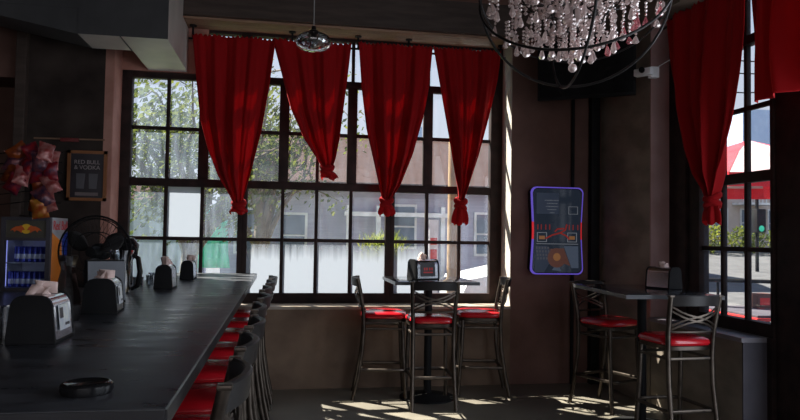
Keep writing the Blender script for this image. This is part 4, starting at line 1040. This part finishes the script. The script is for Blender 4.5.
for x in (-.75, -.62, -.45, -.3, .45, .6, .78): b.tube([(x*jw, y_-.002, .02*jh), (x*jw, y_-.002, .14*jh)], .005, 5)
b.build('red_graphic', er, jk)
b = MB()
for x0, x1 in ((-.78, -.4), (.38, .75)):
    for q in ((x0, -.26, x1, -.245), (x0, -.055, x1, -.04), (x0, -.26, x0+.03, -.04), (x1-.03, -.26, x1, -.04)): fq(b, *q)
fq(b, -.8, -.31, .8, -.295); fq(b, .42, .38, .78, .39); fq(b, .42, .55, .78, .56); fq(b, .42, .38, .44, .56); fq(b, .76, .38, .78, .56)
b.build('button_outline', ew, jk, False)
b = MB()
for k, (x0, x1) in enumerate(((-.5, .05), (-.42, .0), (-.45, .02), (-.4, -.05), (-.3, -.12))): fq(b, x0, .68-.07*k, x1, .70-.07*k)
b.build('text_line', ew, jk, False)
b = MB(); fq(b, -.7, -.2, -.48, -.12); fq(b, .45, -.2, .67, -.12); b.build('icon', eo, jk, False)
b = MB().lathe([(0, 0), (.10, 0), (.10, .002), (0, .002)], (-.02*jw, y_, -.62*jh), 20, (0, -1, 0)); b.build('picture_patch', es, jk, False); b = MB(); b.prism([(-.35*jw, y_, -.42*jh), (.25*jw, y_, -.40*jh), (.5*jw, y_, -.8*jh), (.1*jw, y_, -.72*jh)], (0, -.001, 0)); b.build('picture_patch', es, jk, False)
b = MB().lathe([(0, 0), (.04, 0), (.04, .002), (0, .002)], (-.02*jw, y_-.003, -.6*jh), 20, (0, -1, 0)); b.build('picture_patch', eo, jk, False)
b = MB()
for i in range(5):
    for j in range(4): fq(b, -.82+.11*i+.02*j, -.42-.08*j, -.76+.11*i+.02*j, -.37-.08*j)
b.build('checker_pattern', em('screen grey', (.14, .14, .17)), jk, False)

# ------------------------------------------------------------------ television, camera, pipe in the corner
tv = thing('wall_television', 'dark wall-mounted television high in the right corner behind the chandelier', 'television', (2.83, 6.06, 3.16), math.radians(-34))
MB().bb((-.46, -.02, -.31), (.46, .03, .29), .01).build('casing', M['black'], tv)
MB().quad((-.44, -.022, -.28), (.44, -.022, -.28), (.44, -.022, .27), (-.44, -.022, .27)).build('screen', M['gloss_black'], tv, False)
MB().bb((-.05, .03, -.05), (.05, .3, .05)).build('wall_bracket', M['black'], tv)
pp = MB().tube([(0, 0, 0), (0, 0, ZC)], .018, 10).build('wall_pipe', M['black']); pp.location = (2.98, YF-.03, 0); tag(pp, 'black vertical pipe on the back wall between jukebox and corner', 'pipe')
pp = MB().bb((-.045, -.03, 0), (.05, .05, ZC), .004).build('corner_channel', M['black']); pp.location = (3.21, YF-.052, 0); tag(pp, 'black vertical channel in the corner right of the jukebox', 'channel')
sp_ = atX(648, 72, XR-.10)
cm = thing('security_camera', 'small white security camera on the corner column under the chandelier ring', 'security camera', sp_)
MB().box((-.03, .02, 0), (.075, .16, .065), Matrix.Rotation(.6, 3, 'Z'), .01).build('housing', M['white'], cm)
MB().lathe([(0, 0), (.026, 0), (.026, .02), (0, .02)], (-.085, -.045, 0), 14, (-.55, -.8, 0)).build('lens', M['gloss_black'], cm)
MB().bb((.02, -.02, -.05), (.10, .04, .05), .005).build('mount', M['white'], cm)
o = MB().tube([(0, 0, 0), (.0, -.2, .015), (.0, -.42, .01)], .004, 6).build('camera_cable', M['white']); o.location = (XR-.006, sp_.y+.0, sp_.z+.05); tag(o, 'thin pale cable running right from the security camera', 'cable')

# ------------------------------------------------------------------ pendant lamp
pc = atY(313.5, 42, 4.7)
pd = thing('pendant_lamp', 'clear squashed glass globe pendant hanging in front of the second curtain', 'pendant lamp', (pc.x, 4.7, pc.z))
n_ = 18
MB().lathe([(.028, .075)]+[(.125*math.cos(a), .070*math.sin(a)) for a in [math.radians(70-160*i/n_) for i in range(n_+1)]], (0, 0, 0), 40).build('glass_shade', M['clear'], pd)
MB().lathe([(0, .115), (.014, .11), (.018, .085), (.032, .078), (.032, .06), (.02, .05), (.02, .03), (0, .03)], (0, 0, 0), 18).build('socket', M['ring'], pd)
MB().lathe([(0, .03), (.012, .025), (.028, -.005), (.028, -.02), (.018, -.04), (0, -.045)], (0, 0, 0), 16).build('bulb', M['clear'], pd)
MB().tube([(0, 0, .11), (0, 0, ZC-pc.z)], .0035, 6).build('cord', mat('grey cord', (.25, .24, .24), .5), pd)

# ------------------------------------------------------------------ chandelier
YC = 3.45
cc = atY(573, -7, YC); RC = .512
ch = thing('crystal_chandelier', 'large crystal chandelier inside an orb of black iron rings', 'chandelier', cc)
def gring(nrm, off=0, R=RC, r=.0075):
    nv = Vector(nrm).normalized(); a = nv.orthogonal().normalized(); b_ = nv.cross(a)
    rr = math.sqrt(max(1e-6, R*R-off*off))
    MB().tube([nv*off+(a*math.cos(2*PI*i/64)+b_*math.sin(2*PI*i/64))*rr for i in range(64)], r, 8, closed=True).build('orb_ring', M['ring'], ch)
vd = (cc-Vector((0, 0, H))).normalized()
side = vd.cross(Vector((0, 0, 1))).normalized()
upv = side.cross(vd).normalized()
gring(vd+upv*.04)
gring(side*.975*math.cos(.12)-upv*math.sin(.12)+vd*.22)
gring(upv*.85-vd*.52-side*.05)
gring(upv*.62+vd*.79+side*.03, r=.006)
MB().tube([(0, 0, RC-.02), (0, 0, ZC-cc.z)], .008, 8).lathe([(0, ZC-cc.z-.03), (.07, ZC-cc.z-.02), (.07, ZC-cc.z), (0, ZC-cc.z)], (0, 0, 0), 18).build('hanging_rod', M['ring'], ch)
MB().lathe([(0, RC), (.012, RC-.01), (.014, .2), (.05, .15), (.03, .08), (.06, .02), (.075, -.03), (.03, -.08), (.045, -.13), (.055, -.16), (.02, -.21), (0, -.22)], (0, 0, 0), 20).build('centre_column', M['crystal'], ch)
rnd = random.Random(3)
tiers = [(.40, .02, 12, .16), (.30, -.02, 10, .06), (.17, -.16, 8, .0)]
arm_pts = []
for R_, z_, n_, up in tiers:
    for k in range(n_):
        a = 2*PI*k/n_+R_*7
        ca, sa = math.cos(a), math.sin(a)
        p = [(.02*ca, .02*sa, z_-.02), (R_*.35*ca, R_*.35*sa, z_-.09), (R_*.75*ca, R_*.75*sa, z_-.07), (R_*ca, R_*sa, z_+.03)]
        MB().tube(p, .005, 6).build('arm', M['ring'], ch)
        arm_pts.append((R_, a, z_+.03))
        if R_ > .25:
            MB().lathe([(0, 0), (.034, .012), (.038, .02), (.012, .022), (.012, .075), (0, .08)], (R_*ca, R_*sa, z_+.03), 12).build('candle_cup', M['crystal'], ch)
def drop(L_=.060, W_=.018, n=6):
    b = MB(); b.lathe([(0, 0), (W_*.35, -L_*.15), (W_*.7, -L_*.5), (W_, -L_*.78), (W_*.55, -L_*.95), (0, -L_)], (0, 0, 0), n)
    b.lathe([(0, .022), (.007, .014), (.007, .008), (0, .002)], (0, 0, 0), 6)
    bmesh.ops.recalc_face_normals(b.bm, faces=b.bm.faces[:]); me = bpy.data.meshes.new('crystal_drop'); b.bm.to_mesh(me); b.bm.free(); return me
dm = [drop(), drop(.065, .019), drop(.045, .021, 8)]
for me in dm: me.materials.append(M['crystal'])
dmp = [me.copy() for me in dm]
for me in dmp: me.materials.clear(); me.materials.append(M['crystal_p'])
pos = []; zo_ = -.055
# outer lower fringe of single drops
for k in range(34):
    a = 2*PI*k/34; R_ = .45+rnd.uniform(-.03, .02); pos.append((R_*math.cos(a), R_*math.sin(a), zo_+-.02+rnd.uniform(-.10, .04)))
for k in range(26):
    a = 2*PI*k/26+.1; R_ = .34+rnd.uniform(-.03, .03); pos.append((R_*math.cos(a), R_*math.sin(a), zo_+-.12+rnd.uniform(-.06, .05)))
for k in range(22):
    a = 2*PI*k/22; R_ = .235+rnd.uniform(-.03, .03); pos.append((R_*math.cos(a), R_*math.sin(a), zo_+-.185+rnd.uniform(-.05, .05)))
for k in range(12):
    a = 2*PI*k/12+.2; R_ = .12+rnd.uniform(-.02, .02); pos.append((R_*math.cos(a), R_*math.sin(a), zo_+-.24+rnd.uniform(-.03, .03)))
for k in range(6):
    a = 2*PI*k/6+.2; pos.append((.04*math.cos(a), .04*math.sin(a), -.31))
for i, p in enumerate(pos[:100]):
    me = (dmp if (p[0] > .18 and rnd.random() < .45) else dm)[i % 3]
    o = bpy.data.objects.new('crystal_drop', me); C.objects.link(o); o.parent = ch; o.location = p; o.rotation_euler = (rnd.uniform(-.1, .1), rnd.uniform(-.1, .1), rnd.uniform(0, 6))
    if me in dmp: o['label'] = 'rose tinted crystal drop'
# bead strings and the remaining drops as one part
b = MB()
def bead(p, r=.011):
    x = bmesh.ops.create_icosphere(b.bm, subdivisions=1, radius=r)
    for v in x['verts']: v.co += Vector(p)
for p in pos: 
    q = Vector(p); L_ = rnd.randint(2, 4)
    for k in range(L_): bead(q+Vector((0, 0, .034+.021*k)), .0095)
for i, (R_, a, z_) in enumerate(arm_pts):
    for k in range(5):
        aa = a+k*.1; bead((R_*math.cos(aa), R_*math.sin(aa), z_+.02-.03*math.sin(k*.8)), .011)
    for rr in (R_*.35, R_*.6, R_*.85):
        for k in range(3): bead((rr*math.cos(a), rr*math.sin(a), z_-.06-.024*k), .012)
    # extra drops
    for _ in range(5):
        rr = R_*rnd.uniform(.5, 1.08); aa = a+rnd.uniform(-.3, .3); zz = z_+rnd.uniform(-.10, .22); W_, L_ = .016, .05
        b.lathe([(0, 0), (W_*.6, -L_*.45), (W_, -L_*.75), (0, -L_)], (rr*math.cos(aa), rr*math.sin(aa), zz), 6)
tag(b.build('crystal_strand', M['crystal'], ch, False), kind='stuff')
bl_ = atZ(571, 73, cc.z-.30)
MB().sphere((0, 0, -.415), .024, 16, 10).tube([(0, 0, -.39), (0, 0, -.2)], .003, 5).build('crystal_ball', M['crystal'], ch)
